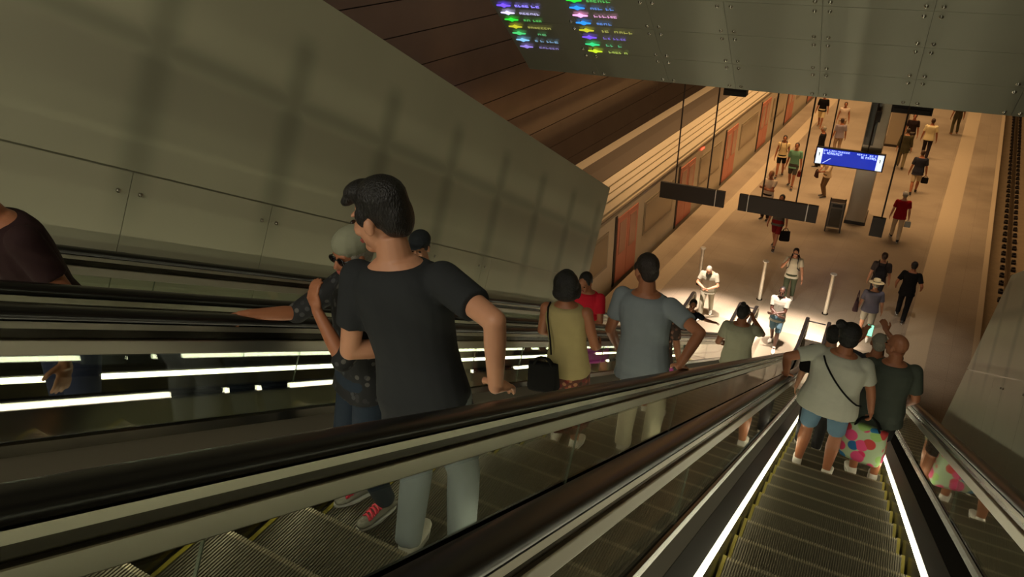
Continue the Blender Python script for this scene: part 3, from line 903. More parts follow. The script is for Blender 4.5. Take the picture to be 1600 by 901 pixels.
def person(label, x, y, z, head, h=1.75, girth=1.0, shoulder=1.0, lean=(0, 0, 0), look=(0, 0, 0), L=None, Rr=None, feet=None, skin='light',
           top=None, sleeve=.5, hem=-.10, vneck=False, bottom=None, blen=1.0, skirt=None, sk_len=.45, hair=('short', 'black'), shoes=None, laces=None, group=None,
           glasses=False, cap=None, straw=None, belly=0.0, detail=1, drop=0.0, tuck=False, offset=(0, 0), hs=1.0, brim=True):
    s = h/1.75
    root = empty('person', (x, y, z), R(head))
    tag(root, label, 'person', group)
    vox = .0075 if detail == 1 else (.006 if detail == 2 else .010)
    P = V((offset[0], offset[1], .93-drop))
    RT = rz(lean[2]) @ ry(lean[1]) @ rx(-lean[0])
    g_ = girth
    T = lambda v: P+RT @ V(v)
    sw = .172*shoulder*(.6+.4*g_)
    ft = feet or {}
    fl = V(ft.get('L', (-.095, .02, 0))); fr_ = V(ft.get('R', (.095, -.02, 0)))
    B = G(); Sh = G(); Bo = G()
    # torso rings (z, half width, half depth, y)
    tor = [(-.10, .165, .118, 0), (-.02, .168, .118, -.005), (.07, .153, .106, 0), (.15, .143, .100, .004), (.25, .150, .106, 0), (.35, .163, .112, -.004), (.43, .160, .105, -.012), (.485, .125, .085, -.018), (.525, .075, .062, -.014)]
    def ring(zz, a, b, yy, add, k):
        fat = g_ if zz < .44 else (1+(g_-1)*.45)
        bel = belly*max(0, 1-abs(zz-.10)/.22)
        return ering(T((0, yy+bel*.5, zz)), (a*fat+add)*(shoulder if zz > .3 else 1), b*(.35+.65*fat)*1.0+add+bel*.6, RT)
    B.loft([ring(*t, 0.0, 0) for t in tor])
    # head and neck
    nb = T((0, -.012, .50)); RH = RT @ rz(look[0]) @ rx(look[1]) @ ry(look[2])
    nk = T((0, -.004, .575)); HC = nk+RH @ V((0, .022, .098))
    H = lambda v: HC+RH @ (V(v)*hs)
    B.fr(nb, .066*(.7+.3*g_), H((0, -.02, -.06)), .053, 14)
    B.ell(H((0, -.012, .030)), (.073, .094, .090), RH)
    B.ell(H((0, .022, -.035)), (.061*(.85+.15*g_), .068, .083), RH)
    B.ell(H((0, .050, -.090)), (.036, .036, .026), RH)
    B.ell(H((0, .074, .022)), (.050, .016, .012), RH)
    B.ell(H((.034, .064, -.030)), (.020, .020, .018), RH); B.ell(H((-.034, .064, -.030)), (.020, .020, .018), RH)
    B.cap(H((0, .088, .004)), .0085, H((0, .105, -.034)), .0125)
    B.ell(H((0, .094, -.040)), (.018, .012, .009), RH)
    for q in (-1, 1):
        B.ell(H((q*.074, -.008, -.012)), (.011, .020, .031), RH @ rz(q*-22))
    # arms
    arms = {}
    for q, spec in ((-1, L or {}), (1, Rr or {})):
        S = T((q*sw, -.010, .445))
        tgt = spec.get('hand', (q*(.185*g_+.085), .05, .80))
        tgt = V(tgt)
        E_, W = ik(S, tgt, .295, .265, spec.get('pole', (q*.35, -1, -.15)))
        arms[q] = (S, E_, W, spec)
        ag = .75+.25*g_
        B.ell(S, .056*ag).cap(S, .050*ag, E_, .038*ag)
        mid = E_+(W-E_)*.3
        B.cap(E_, .037*ag, mid, .038*ag).cap(mid, .038*ag, W, .0255*ag)
        d = spec.get('dir'); d = V(d) if d else (W-E_)
        pn = V(spec.get('palm', (-q, .15, 0)))
        sd = V(spec.get('thumb', (0, 1, .1)))
        hand(B, W, d, pn, sd, spec.get('curl', .45), .98, rf=.0098 if detail >= 1 else .0115)
        if top is not None and sleeve > 0:
            se = sleeve
            def on(t):
                return S+(E_-S)*(t/.55) if t <= .55 else E_+(W-E_)*((t-.55)/.45)
            Sh.ell(S, .068*ag)
            if se <= .55:
                Sh.fr(S, .068*ag, on(se), .062*ag, 16)
            else:
                Sh.fr(S, .068*ag, E_, .055*ag, 16).ell(E_, .056*ag).fr(E_, .055*ag, on(se), .044*ag, 16)
    # legs
    hips = {}
    for q, F in ((-1, fl), (1, fr_)):
        Hh = T((q*.088*(.6+.4*g_), 0, -.06))
        A = F+V((0, -.03, .085))
        K, A2 = ik(Hh, A, .41, .40, ft.get('poleL' if q < 0 else 'poleR', (q*.12, 1, 0)))
        lg = .72+.28*g_
        B.ell(Hh, .088*lg).cap(Hh, .084*lg, K, .054*lg)
        cm = K+(A2-K)*.30+V((0, -.012, 0))
        B.cap(K, .052*lg, cm, .056*lg).cap(cm, .056*lg, A2, .034)
        toe = ft.get('toeL' if q < 0 else 'toeR', q*-8)
        td = rz(toe) @ V((0, 1, 0))
        if shoes is None or shoes == 'sandal':
            B.cap(A2+V((0, 0, -.025)), .036, A2+td*.13+V((0, 0, -.062)), .024)
            for j in range(5):
                sx = (j-2)*.017
                pp = A2+td*.125+(rz(90) @ td)*sx+V((0, 0, -.066))
                B.cap(pp, .010, pp+td*(.045-.006*abs(j-1)), .009)
        else:
            B.cap(A2, .036, A2+td*.06+V((0, 0, -.04)), .026)
        hips[q] = (Hh, K, A2, F, td, lg)
    # bottoms
    if bottom is not None:
        Bo.loft([ring(-.11, .165, .12, 0, .014, 0), ring(-.05, .168, .12, 0, .016, 0), ring(.03, .162, .112, 0, .014, 0), ring(.09, .150, .105, 0, .012, 0)])
        for q in (-1, 1):
            Hh, K, A2, F, td, lg = hips[q]
            Bo.ell(Hh, .098*lg)
            if blen <= .5:
                e = Hh+(K-Hh)*(blen/.5)
                Bo.fr(Hh, .100*lg, e, (.080 if blen < .4 else .074)*lg, 18)
            else:
                e = K+(A2-K)*((blen-.5)/.5)
                w1 = .058*lg if blen >= .95 else .064*lg
                Bo.fr(Hh, .098*lg, K, .068*lg, 18).ell(K, .069*lg).fr(K, .068*lg, K+(A2-K)*.3, .068*lg, 18).fr(K+(A2-K)*.3, .068*lg, e, w1, 18)
        bake('shorts' if blen < .7 else 'trousers', Bo, bottom, .011, 4, root)
    if skirt is not None:
        k2 = sk_len
        mid = (fl+fr_)*.5
        base = V((mid.x*.4+P.x*.6, mid.y*.4+P.y*.6, .88-k2))
        sp_ = G()
        I3 = M.Identity(3)
        rings = [ring(.08, .150, .105, 0, .014, 0), ring(-.02, .168, .118, 0, .016, 0), ring(-.10, .168, .120, 0, .024, 0)]
        n = 18
        for t in (.33, .66, 1.0):
            c = T((0, 0, -.10)).lerp(base, t)
            rr = []
            for i in range(n):
                a = 2*PI*i/n
                wv = 1+.06*math.sin(a*6)*t
                rr.append(c+V((math.cos(a)*(.195+.015*t)*g_*wv, math.sin(a)*(.15+.05*t)*g_*wv, 0)))
            rings.append(rr)
        sp_.loft(rings)
        bake('skirt', sp_, skirt, .011, 3, root)
    body = bake('body', B, SKIN[skin], vox, 3 if detail else 2, root)
    if top is not None:
        add = .017
        rs = [ring(hem, .172, .124, 0, add+.010, 0)]
        for t in tor:
            if t[0] > hem+.03 and t[0] < .5:
                rs.append(ring(t[0], t[1], t[2], t[3], add, 0))
        rs.append(ring(.505, .098, .078, -.016, .008, 0))
        Sh.loft(rs)
        bake('shirt' if sleeve > 0 else 'vest', Sh, top, .010, 5, root)
    # hair
    st, hc = hair
    if st != 'bald':
        h_ = G(); hm = HAIR[hc]
        if st in ('short', 'quiff', 'bun', 'tail', 'bob', 'long', 'crop'):
            th = .004 if st == 'crop' else .010
            h_.ell(H((0, -.026, .040)), (.074+th, .086+th, .083+th), RH)
            h_.ell(H((0, -.058, -.010)), (.064+th*.6, .046+th, .066), RH)
            for q in (-1, 1):
                h_.ell(H((q*.066, .018, .020)), (.012, .026, .036), RH)
        if st == 'quiff':
            h_.ell(H((0, -.024, .058)), (.086, .096, .082), RH)
            h_.ell(H((0, .050, .094)), (.068, .048, .034), RH @ rx(-8)); h_.ell(H((.026, .076, .070)), (.036, .026, .018), RH @ rx(-30)); h_.ell(H((-.028, .076, .072)), (.038, .026, .020), RH @ rx(-30))
            h_.ell(H((0, -.080, .0)), (.064, .036, .080), RH)
        if st == 'bob':
            h_.ell(H((0, -.040, .020)), (.106, .100, .108), RH)
            h_.ell(H((0, -.050, -.060)), (.112, .082, .070), RH)
            for q in (-1, 1): h_.ell(H((q*.090, .004, -.050)), (.026, .046, .070), RH)
        if st == 'bun':
            h_.ell(H((0, -.05, .150)), (.038, .036, .032), RH)
        if st == 'sidebun':
            h_.ell(H((0, -.026, .045)), (.100, .106, .102), RH); h_.ell(H((0, -.060, -.02)), (.088, .055, .075), RH)
            h_.ell(H((-.095, -.02, .105)), (.048, .05, .045), RH)
        if st in ('tail', 'long'):
            h_.cap(H((0, -.095, .0)), .045 if st == 'tail' else .070, H((0, -.11, -.17)), .022 if st == 'tail' else .060)
            if st == 'long':
                for q in (-1, 1): h_.cap(H((q*.075, -.02, .0)), .026, H((q*.085, -.01, -.17)), .030)
        if st == 'fringe':
            h_.ell(H((0, -.060, -.015)), (.076, .050, .045), RH)
            for q in (-1, 1): h_.ell(H((q*.071, -.02, .0)), (.012, .04, .03), RH)
        bake('hair', h_, hm, .007 if detail else .010, 2, root)
    # face
    for q in (-1, 1):
        e_ = G().ell(H((q*.031, .084, .001)), (.0125, .0085, .0065), RH)
        obj('eye', e_, M_EYE, root, smooth=True)
    if detail:
        g2 = G()
        g2.ell(H((0, .0875, -.066)), (.0235, .010, .0062), RH).ell(H((0, .0865, -.074)), (.019, .010, .0055), RH)
        bake('lips', g2, M_LIP, .003, 1, root)
    if glasses:
        g2 = G()
        for q in (-1, 1):
            g2.ell(H((q*.034, .094, .002)), (.028, .006, .020), RH); g2.fr(H((q*.060, .090, .006)), .003, H((q*.078, -.01, .006)), .003, 6)
        g2.fr(H((-.012, .097, .006)), .003, H((.012, .097, .006)), .003, 6)
        obj('sunglasses', g2, mat('sunglass_black', rgb(14, 12, 12), 0.12), root, smooth=True)
    if cap is not None:
        g2 = G().ell(H((0, -.018, .062)), (.090, .108, .080), RH)
        bm_ = [H((x_, y_, .052)) for x_, y_ in ((-.07, .06), (-.06, .13), (-.03, .165), (0, .172), (.03, .165), (.06, .13), (.07, .06))]
        if brim: g2.loft([bm_, [p+RH @ V((0, -.004, .012)) for p in bm_]])
        bake('cap', g2, cap, .006, 2, root)
    if straw is not None:
        g2 = G()
        rings = []
        for rr, zz in ((.19, .062), (.185, .070), (.10, .078), (.092, .12), (.080, .165), (.045, .178)):
            rings.append([H((rr*math.cos(2*PI*i/24), -.015+rr*1.08*math.sin(2*PI*i/24), zz)) for i in range(24)])
        g2.loft(rings)
        sh_ = obj('straw_hat', g2, straw, root, smooth=True)
        g2 = G(); g2.loft([[H((.098*math.cos(2*PI*i/24), -.015+.106*math.sin(2*PI*i/24), zz)) for i in range(24)] for zz in (.080, .104)])
        obj('hat_band', g2, M_BLACK, sh_, smooth=True)
    # shoes
    if shoes is not None and shoes != 'sandal':
        for q in (-1, 1):
            Hh, K, A2, F, td, lg = hips[q]
            g2 = G()
            b0 = V((A2.x, A2.y, A2.z-.085))
            Rf = M((rz(-90) @ td, td, V((0, 0, 1)))).transposed()
            prof = [(-.060, .030, .012, .075), (-.035, .038, .014, .092), (.02, .040, .012, .088), (.08, .044, .010, .066), (.13, .047, .010, .050), (.175, .040, .012, .042), (.20, .022, .016, .034)]
            rings = []
            for yy, wd, z0, z1 in prof:
                rr = []
                for i in range(12):
                    a = 2*PI*i/12
                    rr.append(b0+Rf @ V((math.cos(a)*wd, yy, (z0+z1)/2+math.sin(a)*(z1-z0)/2)))
                rings.append(rr)
            g2.loft(rings)
            g2.cap(b0+Rf @ V((0, -.005, .075)), .042, b0+Rf @ V((0, .0, .10)), .041)
            so = bake('shoe', g2, shoes, .007, 2, root)
            g3 = G()
            n = 20; ol = []
            for i in range(n):
                a = 2*PI*i/n
                yy = .07+math.sin(a)*.138; wd = (.046 if math.sin(a) > 0 else .038)
                ol.append((math.cos(a)*wd, yy))
            g3.loft([[b0+Rf @ V((px_, py_, zz)) for px_, py_ in ol] for zz in (0, .018)])
            obj('sole', g3, M_WHITEP, so)
            if laces is not None:
                g4 = G()
                for k in range(5):
                    yy = .03+.022*k; zz = .094-.009*k
                    g4.tube([b0+Rf @ V((-.030, yy, zz-.012)), b0+Rf @ V((-.01, yy+.006, zz+.006)), b0+Rf @ V((.012, yy+.010, zz+.006)), b0+Rf @ V((.030, yy+.016, zz-.012))], .0065, 6)
                    g4.tube([b0+Rf @ V((.030, yy, zz-.012)), b0+Rf @ V((.01, yy+.006, zz+.007)), b0+Rf @ V((-.012, yy+.010, zz+.007)), b0+Rf @ V((-.030, yy+.016, zz-.012))], .0065, 6)
                obj('laces', g4, laces, so, smooth=True)
    root.scale = (s, s, s)
    W = M.Translation((x, y, z)) @ M.Rotation(R(head), 4, 'Z') @ M.Scale(s, 4)
    return dict(root=root, W=W, T=T, RT=RT, H=H, RH=RH, arms=arms, hips=hips, s=s, girth=g_)

def wp_(p, v): return p['W'] @ V(v)
# ---- things people carry (top-level, in world coordinates)
def carried(name, label, cat, pos, rot):
    r = empty(name, pos); r.rotation_euler = rot
    return tag(r, label, cat)
def backpack(p, label, color, sc=1.0, front=False):
    c = wp_(p, p['T']((0, (-.235 if not front else .235)-.03*(p['girth']-1), .27)))
    r = empty('backpack', c); r.rotation_euler = (0, 0, p['root'].rotation_euler[2]+(PI if front else 0))
    tag(r, label, 'backpack')
    g = G(); k = sc*p['s']
    rings = []
    for zz, a, b in ((-.22, .10, .05), (-.20, .14, .075), (-.05, .15, .085), (.10, .14, .075), (.19, .10, .055), (.215, .05, .03)):
        rings.append([V((math.copysign(abs(math.cos(t))**.5, math.cos(t))*a*k, -.02*k+math.copysign(abs(math.sin(t))**.6, math.sin(t))*b*k, zz*k)) for t in [2*PI*i/20 for i in range(20)]])
    obj('pack', G().loft(rings), color, r, smooth=True)
    obj('pocket', G().ell((0, -.095*k, -.09*k), (.10*k, .03*k, .085*k)), color, r, smooth=True)
    for q in (-1, 1):
        pts = [V((q*.075, .05, .18)), V((q*.090, .11, .285)), V((q*.092, .23, .295)), V((q*.105, .375, .16)), V((q*.12, .385, -.02)), V((q*.179, .24, -.14)), V((q*.13, .06, -.17))]
        g = G().tube([x_*k for x_ in pts], .0105*k, 8)
        obj('strap', g, color, r, smooth=True)
    return r
def bag(label, pos, rotz, size, color, handles=.16, name='handbag', cat='bag', hcol=None):
    r = empty(name, pos, rotz); tag(r, label, cat)
    a, b, h = size
    rings = []
    for t in (0, .08, .5, .92, 1.0):
        w_ = a*(.92 if t in (0,) else 1.0-.12*t); d_ = b*(1-.55*t)
        rings.append([V((math.copysign(abs(math.cos(u))**.45, math.cos(u))*w_/2*(1+.03*math.sin(u*5)), math.copysign(abs(math.sin(u))**.6, math.sin(u))*d_/2, -handles-h+h*t)) for u in [2*PI*i/28 for i in range(28)]])
    obj('bag_body', G().loft(rings), color, r, smooth=True)
    if handles > .02:
        for q in (-1, 1):
            pts = [V((-a*.28, q*b*.18, -handles-.01)), V((-a*.18, q*b*.1, -handles*.45)), V((-.02, 0, -.008)), V((.02, 0, -.008)), V((a*.18, q*b*.1, -handles*.45)), V((a*.28, q*b*.18, -handles-.01))]
            obj('handle', G().tube(pts, .010, 8), hcol or color, r, smooth=True)
    return r
def grip(p, q, dz=0.0):
    S, E_, W, sp__ = p['arms'][q]
    d = (W-E_).normalized()
    return p['W'] @ (W+d*.085)+V((0, 0, dz))
def phone(label, p, q, lit=None):
    c = grip(p, q)
    r = empty('phone', c); r.rotation_euler = (R(-20), 0, p['root'].rotation_euler[2])
    tag(r, label, 'phone')
    obj('case', G().box((0, 0, .01), (.075, .009, .15)), M_BLACK, r, bevel=.004)
    if lit: obj('screen', G().box((0, -.0055, .01), (.067, .002, .135)), lit, r)
    return r

WALKA = {'L': (-.09, .26, 0), 'R': (.09, -.22, .02)}
WALKB = {'L': (-.09, -.24, .02), 'R': (.09, .24, 0)}
WHITE = cloth(214, 208, 192); DARK = cloth(30, 28, 28); NAVY = cloth(38, 40, 50); BLACKC = cloth(17, 16, 16)
SHOE_W = mat('shoe_white', rgb(216, 210, 196), 0.6); SHOE_D = mat('shoe_dark', rgb(34, 28, 24), 0.55); SHOE_G = mat('shoe_grey', rgb(120, 116, 102), 0.6); SHOE_T = mat('shoe_tan', rgb(140, 96, 62), 0.6)
def st(esc0, Y):                                  # height of the tread under Y
    k = math.ceil((Y-esc0)/0.4-1e-6)
    return ZL(esc0+0.4*k)
def mid(esc0, Y):
    k = math.ceil((Y-esc0)/0.4-1e-6)
    return esc0+0.4*k-.2
def on(esc0, Y):
    y = mid(esc0, Y)
    return y+(0 if esc0 == S1 else .05), st(esc0, y)+.004
S1, S2, S3 = 2.36, 1.635, 4.17

# --- middle escalator
y, z = on(S2, 1.84)
young = person('person in dark t-shirt and pale jeans, head turned left, nearest on the middle escalator', -1.45, y-.05, z, 4, h=1.86, detail=2, lean=(3, -8, 4), look=(86, -6, 0), hs=1.1,
    L=dict(hand=(-.10, .13, 1.00), pole=(-.5, -.7, -1), palm=(.3, -1, 0), curl=.9, dir=(1, .3, -.1), thumb=(0, .2, 1)), Rr=dict(hand=(.36, -.10, 1.10), pole=(1, -.5, .1), palm=(-.2, 0, -1), curl=.7, dir=(-.05, 1, -.5), thumb=(-1, .2, 0)),
    feet={'L': (-.12, -.02, 0), 'R': (.11, .04, 0)}, skin='light', top=cloth(44, 46, 48), sleeve=.36, hem=-.16, bottom=cloth(126, 132, 134), blen=1.0, hair=('quiff', 'black'), shoes=SHOE_W)
y, z = on(S2, 1.84)
person('small person in pale cap and sunglasses with hand at the mouth, pink shoe laces', -1.90, y+.10, z, 156, h=1.54, look=(12, -6, 0), lean=(-4, 0, 0), hs=.93, brim=False, glasses=True, skin='tan',
    Rr=dict(hand=(.23, .45, 1.33), pole=(.5, 0, -1), palm=(0, 0, -1), curl=.35, dir=(.15, 1, .05), thumb=(-1, .1, 0)), L=dict(hand=(-.03, .20, 1.38), pole=(-.5, .3, -1), dir=(.3, -.1, 1), palm=(.3, -1, 0), curl=.8, thumb=(1, 0, .2)),
    feet={'L': (-.08, .04, 0), 'R': (.12, .06, 0), 'toeR': -6}, top=printed('dark_pattern', (22, 22, 24), [(60, 60, 62), (40, 40, 42), (82, 80, 76)], 26, .3), sleeve=.60, bottom=cloth(40, 50, 62), hair=('short', 'grey'), cap=cloth(140, 140, 118), shoes=SHOE_G, laces=mat('laces_pink', rgb(232, 60, 84), 0.6))
y, z = on(S2, 4.24)
bob = person('person with black bob, beige top and red patterned skirt on the middle escalator', -1.91, y, z, 6, h=1.66, look=(6, -6, 0), girth=.98, lean=(2, -3, 0),
    L=dict(hand=(-.10, .26, .98), pole=(-1, -.5, -.5)), Rr=dict(hand=(.20, .22, .96)), skin='tan', top=cloth(176, 160, 112), sleeve=.0, hem=-.13,
    skirt=printed('red_print', (96, 52, 38), [(150, 70, 48), (60, 44, 30), (170, 120, 84), (110, 34, 30)], 22, .36), sk_len=.62, hair=('bob', 'black'), shoes=SHOE_W)
y, z = on(S2, 4.64)
person('person in grey-blue t-shirt and white trousers, hand on the rail', -1.42, y, z, -4, h=1.97, girth=1.08, lean=(2, -2, 0), look=(50, -6, 0), detail=2,
    Rr=dict(hand=(.375, -.33, 1.17), pole=(1, -.6, -.3), palm=(0, 0, -1), curl=.6, dir=(.0, 1, -.6), thumb=(-1, .2, 0)), L=dict(hand=(-.26, .12, .86)),
    feet={'L': (-.10, 0, 0), 'R': (.10, .03, 0)}, skin='tan', top=cloth(132, 140, 146), sleeve=.34, hem=-.17, bottom=cloth(206, 198, 170), hair=('crop', 'darkbrown'), shoes=SHOE_W)
y, z = on(S2, 6.64)
person('person in dark top and pink wrap beyond the white trousers on the middle escalator', -1.86, y, z, 0, h=1.66, look=(20, 0, 0),
    top=printed('dark_floral', (70, 52, 44), [(120, 80, 64), (40, 30, 28), (150, 110, 90)], 24, .36), sleeve=.3, skirt=cloth(196, 84, 168), sk_len=.22, hair=('long', 'darkbrown'), shoes=SHOE_W, skin='tan')
y, z = on(S2, 9.04)
beige = person('person in pale t-shirt with black strap and hair knot, hand at the chin', -1.36, y, z, 6, h=1.84, girth=1.15, look=(-30, 0, 0),
    Rr=dict(hand=(.13, .22, 1.42), pole=(.7, .2, -1), palm=(-.6, -.5, .2), curl=1.0, dir=(-.3, -.1, 1), thumb=(-1, 0, .2)), L=dict(hand=(-.24, .2, .95)), skin='tan',
    top=cloth(176, 174, 150), sleeve=.34, hem=-.15, bottom=cloth(70, 66, 60), hair=('bun', 'black'), shoes=SHOE_W)
greytee = person('person in grey t-shirt and denim shorts with hands together at the escalator foot', -1.68, 16.9, 0.03, 176, h=1.78, girth=1.05,
    L=dict(hand=(.06, .24, 1.06), pole=(-1, -.3, -.3), dir=(1, .3, 0), palm=(0, -1, 0), thumb=(0, 0, 1)), Rr=dict(hand=(-.06, .25, 1.03), pole=(1, -.3, -.3), dir=(-1, .3, 0), palm=(0, -1, 0), thumb=(0, 0, 1)),
    skin='dark', top=cloth(168, 164, 150), sleeve=.36, hem=-.15, bottom=cloth(84, 112, 128), blen=.48, hair=('crop', 'black'), shoes=SHOE_W, feet=WALKA)

# --- escalator along the wall (coming up)
y, z = on(S1, 1.36)
person('person in dark maroon top at the left edge of the photo, riding up', -3.02, y, z, 176, h=1.66, girth=1.12, lean=(14, 0, 0), look=(0, 10, 0), detail=2, skin='tan',
    L=dict(hand=(-.26, .14, .84)), Rr=dict(hand=(.24, .20, .86)), top=cloth(46, 28, 28), sleeve=.34, bottom=cloth(40, 44, 72), hair=('short', 'darkbrown'), shoes=SHOE_D)
y, z = on(S1, 4.16)
person('person with dark cap half hidden behind the young man, riding up', -3.18, y, z, 186, h=1.74, look=(10, 0, 0), top=cloth(60, 58, 54), cap=cloth(44, 48, 52), bottom=cloth(50, 50, 54), hair=('short', 'darkbrown'), shoes=SHOE_D)
y, z = on(S1, 7.5)
redp = person('person in bright red t-shirt looking down at a red case, riding up', -3.04, y, z, 186, h=1.80, look=(-12, -16, 0),
    L=dict(hand=(-.02, .30, 1.08), pole=(-1, -.2, -.4), dir=(.7, .7, 0), palm=(.2, 0, 1)), Rr=dict(hand=(.06, .30, 1.06), pole=(1, -.2, -.4), dir=(-.6, .7, 0), palm=(-.2, 0, 1)), top=cloth(206, 34, 54), sleeve=.36, bottom=cloth(60, 62, 70), hair=('short', 'black'), shoes=SHOE_W, skin='tan')
y, z = on(S1, 14.16)
person('person in black t-shirt stretching one arm along the rail, riding up', -3.36, y, z, 190, h=1.84, lean=(2, -10, 0),
    L=dict(hand=(-.62, -.32, 1.02), pole=(-.4, -.4, -.6), palm=(0, 0, -1), curl=.5, dir=(-.6, -.6, -.3)), top=cloth(22, 24, 34), sleeve=.34, bottom=cloth(34, 40, 66), hair=('short', 'black'), shoes=SHOE_D, skin='tan')
person('person in pale shirt with bowed head, walking up to the wall-side escalator', -3.66, 17.6, 0.03, 180, h=1.74, girth=1.2, look=(0, -34, 0), lean=(12, 0, 0), top=cloth(146, 142, 124), sleeve=.36, hem=-.14, bottom=cloth(140, 134, 116), hair=('crop', 'grey'), shoes=SHOE_W,
    L=dict(hand=(-.06, .30, 1.02), pole=(-1, -.2, -.4)), Rr=dict(hand=(.06, .30, 1.02), pole=(1, -.2, -.4)), feet=WALKB)

# --- right-hand escalator
y, z = on(S3, 6.37)
lady = person('stout person in pale grey t-shirt and denim shorts with thin black back strap', -.02, y, z, -4, h=1.80, girth=1.52, shoulder=.98, lean=(2, 3, 0), look=(8, -8, 0), detail=2, skin='tan',
    L=dict(hand=(-.42, -.06, 1.07), pole=(-1, -.6, -.2), palm=(0, 0, -1), curl=.6, dir=(-.2, 1, -.4), thumb=(1, .2, 0)), Rr=dict(hand=(.37, .12, .82), pole=(1, -.6, 0), curl=1.2, palm=(-1, 0, 0)),
    top=cloth(186, 186, 172), sleeve=.36, hem=-.13, bottom=cloth(104, 134, 156), blen=.44, hair=('sidebun', 'black'), shoes=SHOE_W, feet={'L': (-.15, .0, 0), 'R': (.13, -.04, 0)})
y, z = on(S3, 6.77)
person('bald person in dark green-grey t-shirt and black shorts beside the flowered bag', .46, y, z, 8, h=1.84, girth=1.18, look=(48, 0, 0), detail=2, skin='tan',
    top=cloth(74, 80, 72), sleeve=.42, hem=-.17, bottom=BLACKC, blen=.44, hair=('bald', 'grey'), shoes=SHOE_W, L=dict(hand=(-.27, .1, .86)), Rr=dict(hand=(.24, .15, .9)))
y, z = on(S3, 7.97)
cam_p = person('person with cropped hair holding up a lit phone, in dark navy shirt', .34, y, z, 0, h=1.84, look=(12, 0, 0), skin='tan',
    L=dict(hand=(-.16, .36, 1.45), pole=(-1, 0, -1), dir=(.1, .3, 1), palm=(.6, .6, 0), curl=.8), Rr=dict(hand=(.06, .38, 1.56), pole=(1, 0, -.6), dir=(-.5, .3, .9), palm=(-.4, .6, 0), curl=.8), top=cloth(62, 62, 70), sleeve=.36, bottom=cloth(150, 152, 110), blen=.44, hair=('crop', 'grey'), shoes=SHOE_D)
phone('phone with bright green-white screen held up on the right-hand escalator', cam_p, -1, mat('phone_screen', rgb(150, 235, 190), emit=1.5))
y, z = on(S3, 7.57)
front = person('dark-haired person in black top just ahead of the stout person', -.14, y, z, 0, h=1.80, look=(0, 0, 0), girth=.95, top=cloth(24, 22, 28), sleeve=.3, bottom=cloth(40, 38, 38), hair=('short', 'black'), shoes=SHOE_W)
bag('black shoulder bag behind the head of the person in black top', wp_(front, (-.12, -.20, 1.46)), 0, (.30, .16, .22), BLACKC, .02)
tote_m = printed('flower_print', (168, 186, 150), [(206, 40, 90), (214, 60, 108), (30, 96, 150), (190, 60, 60), (40, 120, 170), (150, 190, 110), (214, 70, 120)], 8.5, .52)
bag('flower-printed shopping bag hanging from the stout person\'s right hand', grip(lady, 1, .0), R(-8), (.42, .16, .40), tote_m, .13, name='shopping_bag', hcol=BLACKC)
bag('black shoulder bag at the left hip of the person with black bob', wp_(bob, (-.13, -.24, 1.06)), R(14), (.26, .10, .24), BLACKC, .06)
g = G().tube([bob['T'](v) for v in ((-.14, .0, .50), (-.135, -.07, .49), (-.12, -.125, .43), (-.105, -.148, .34), (-.095, -.150, .24), (-.09, -.150, .10))], .007, 8)
obj('shoulder_strap', g, BLACKC, bob['root'], smooth=True)
# thin strap across the stout back
g = G(); pts = []
for t in range(13):
    k = t/12
    a = V((-.15, -.085, .475)).lerp(V((.275, -.02, .04)), k)
    bulge = math.sin(PI*k)
    pts.append(lady['T']((a.x, a.y-.132*bulge**.6-.03, a.z)))
s_ = obj('shoulder_strap', G().tube([p for p in pts], .0085, 8), BLACKC, lady['root'], smooth=True)

# --- on the platform
person('person in black t-shirt and wide black trousers walking away past the steel posts', 1.16, 19.95, 0, -4, h=1.80, girth=1.05, top=BLACKC, sleeve=.4, hem=-.16, bottom=BLACKC, hair=('short', 'black'), skin='tan', shoes=SHOE_D, feet=WALKA, L=dict(hand=(-.30, .10, .92)), Rr=dict(hand=(.30, .10, .95)))
pk = person('person with brown hair and dark backpack, walking away beyond the straw hat', .42, 20.3, 0, 0, h=1.76, top=cloth(74, 66, 66), sleeve=.4, bottom=cloth(44, 42, 46), hair=('short', 'brown'), shoes=SHOE_D, feet=WALKB)
backpack(pk, 'dark backpack on the brown-haired person beyond the straw hat', cloth(32, 30, 34))
hat = person('person in wide straw hat and blue-grey shirt, walking away from the right-hand escalator', .36, 18.5, 0, 4, h=1.72, girth=1.15, top=cloth(92, 90, 104), sleeve=.42, bottom=cloth(150, 146, 130), blen=.5, hair=('short', 'grey'), straw=mat('straw', rgb(232, 214, 168), 0.7, bump=.4, bscale=90), shoes=SHOE_W, feet=WALKA, look=(0, -10, 0))
bag('dark bag on the left shoulder of the person in the straw hat', wp_(hat, (-.345, .0, 1.37)), R(90), (.30, .14, .30), cloth(58, 40, 44), .28)
wk = person('person in white t-shirt with backpack straps walking towards the escalators, hand at ear', -1.78, 19.5, 0, 182, h=1.76, look=(0, -6, 0), top=cloth(206, 200, 180), sleeve=.36, bottom=cloth(66, 72, 54), hair=('short', 'black'), shoes=SHOE_W, glasses=True, feet=WALKB,
    Rr=dict(hand=(.17, .20, 1.36), pole=(.5, .1, -1), dir=(-.2, -.1, 1), palm=(-1, 0, 0), curl=.9), L=dict(hand=(-.30, .06, .80)))
backpack(wk, 'backpack with dark straps on the person walking towards the escalators', cloth(36, 36, 50))
rp = person('person in dark red polo and white cap walking away beside the small dark sign', .66, 25.6, 0, 4, h=1.76, girth=1.08, top=cloth(150, 20, 26), sleeve=.38, hem=-.14, bottom=cloth(196, 172, 138), hair=('short', 'grey'), cap=cloth(206, 200, 190), shoes=SHOE_D, feet=WALKA)
bag('small pale carrier bag in the hand of the person in dark red', grip(rp, 1), 0, (.2, .08, .2), cloth(170, 176, 170), .06, name='carrier_bag')
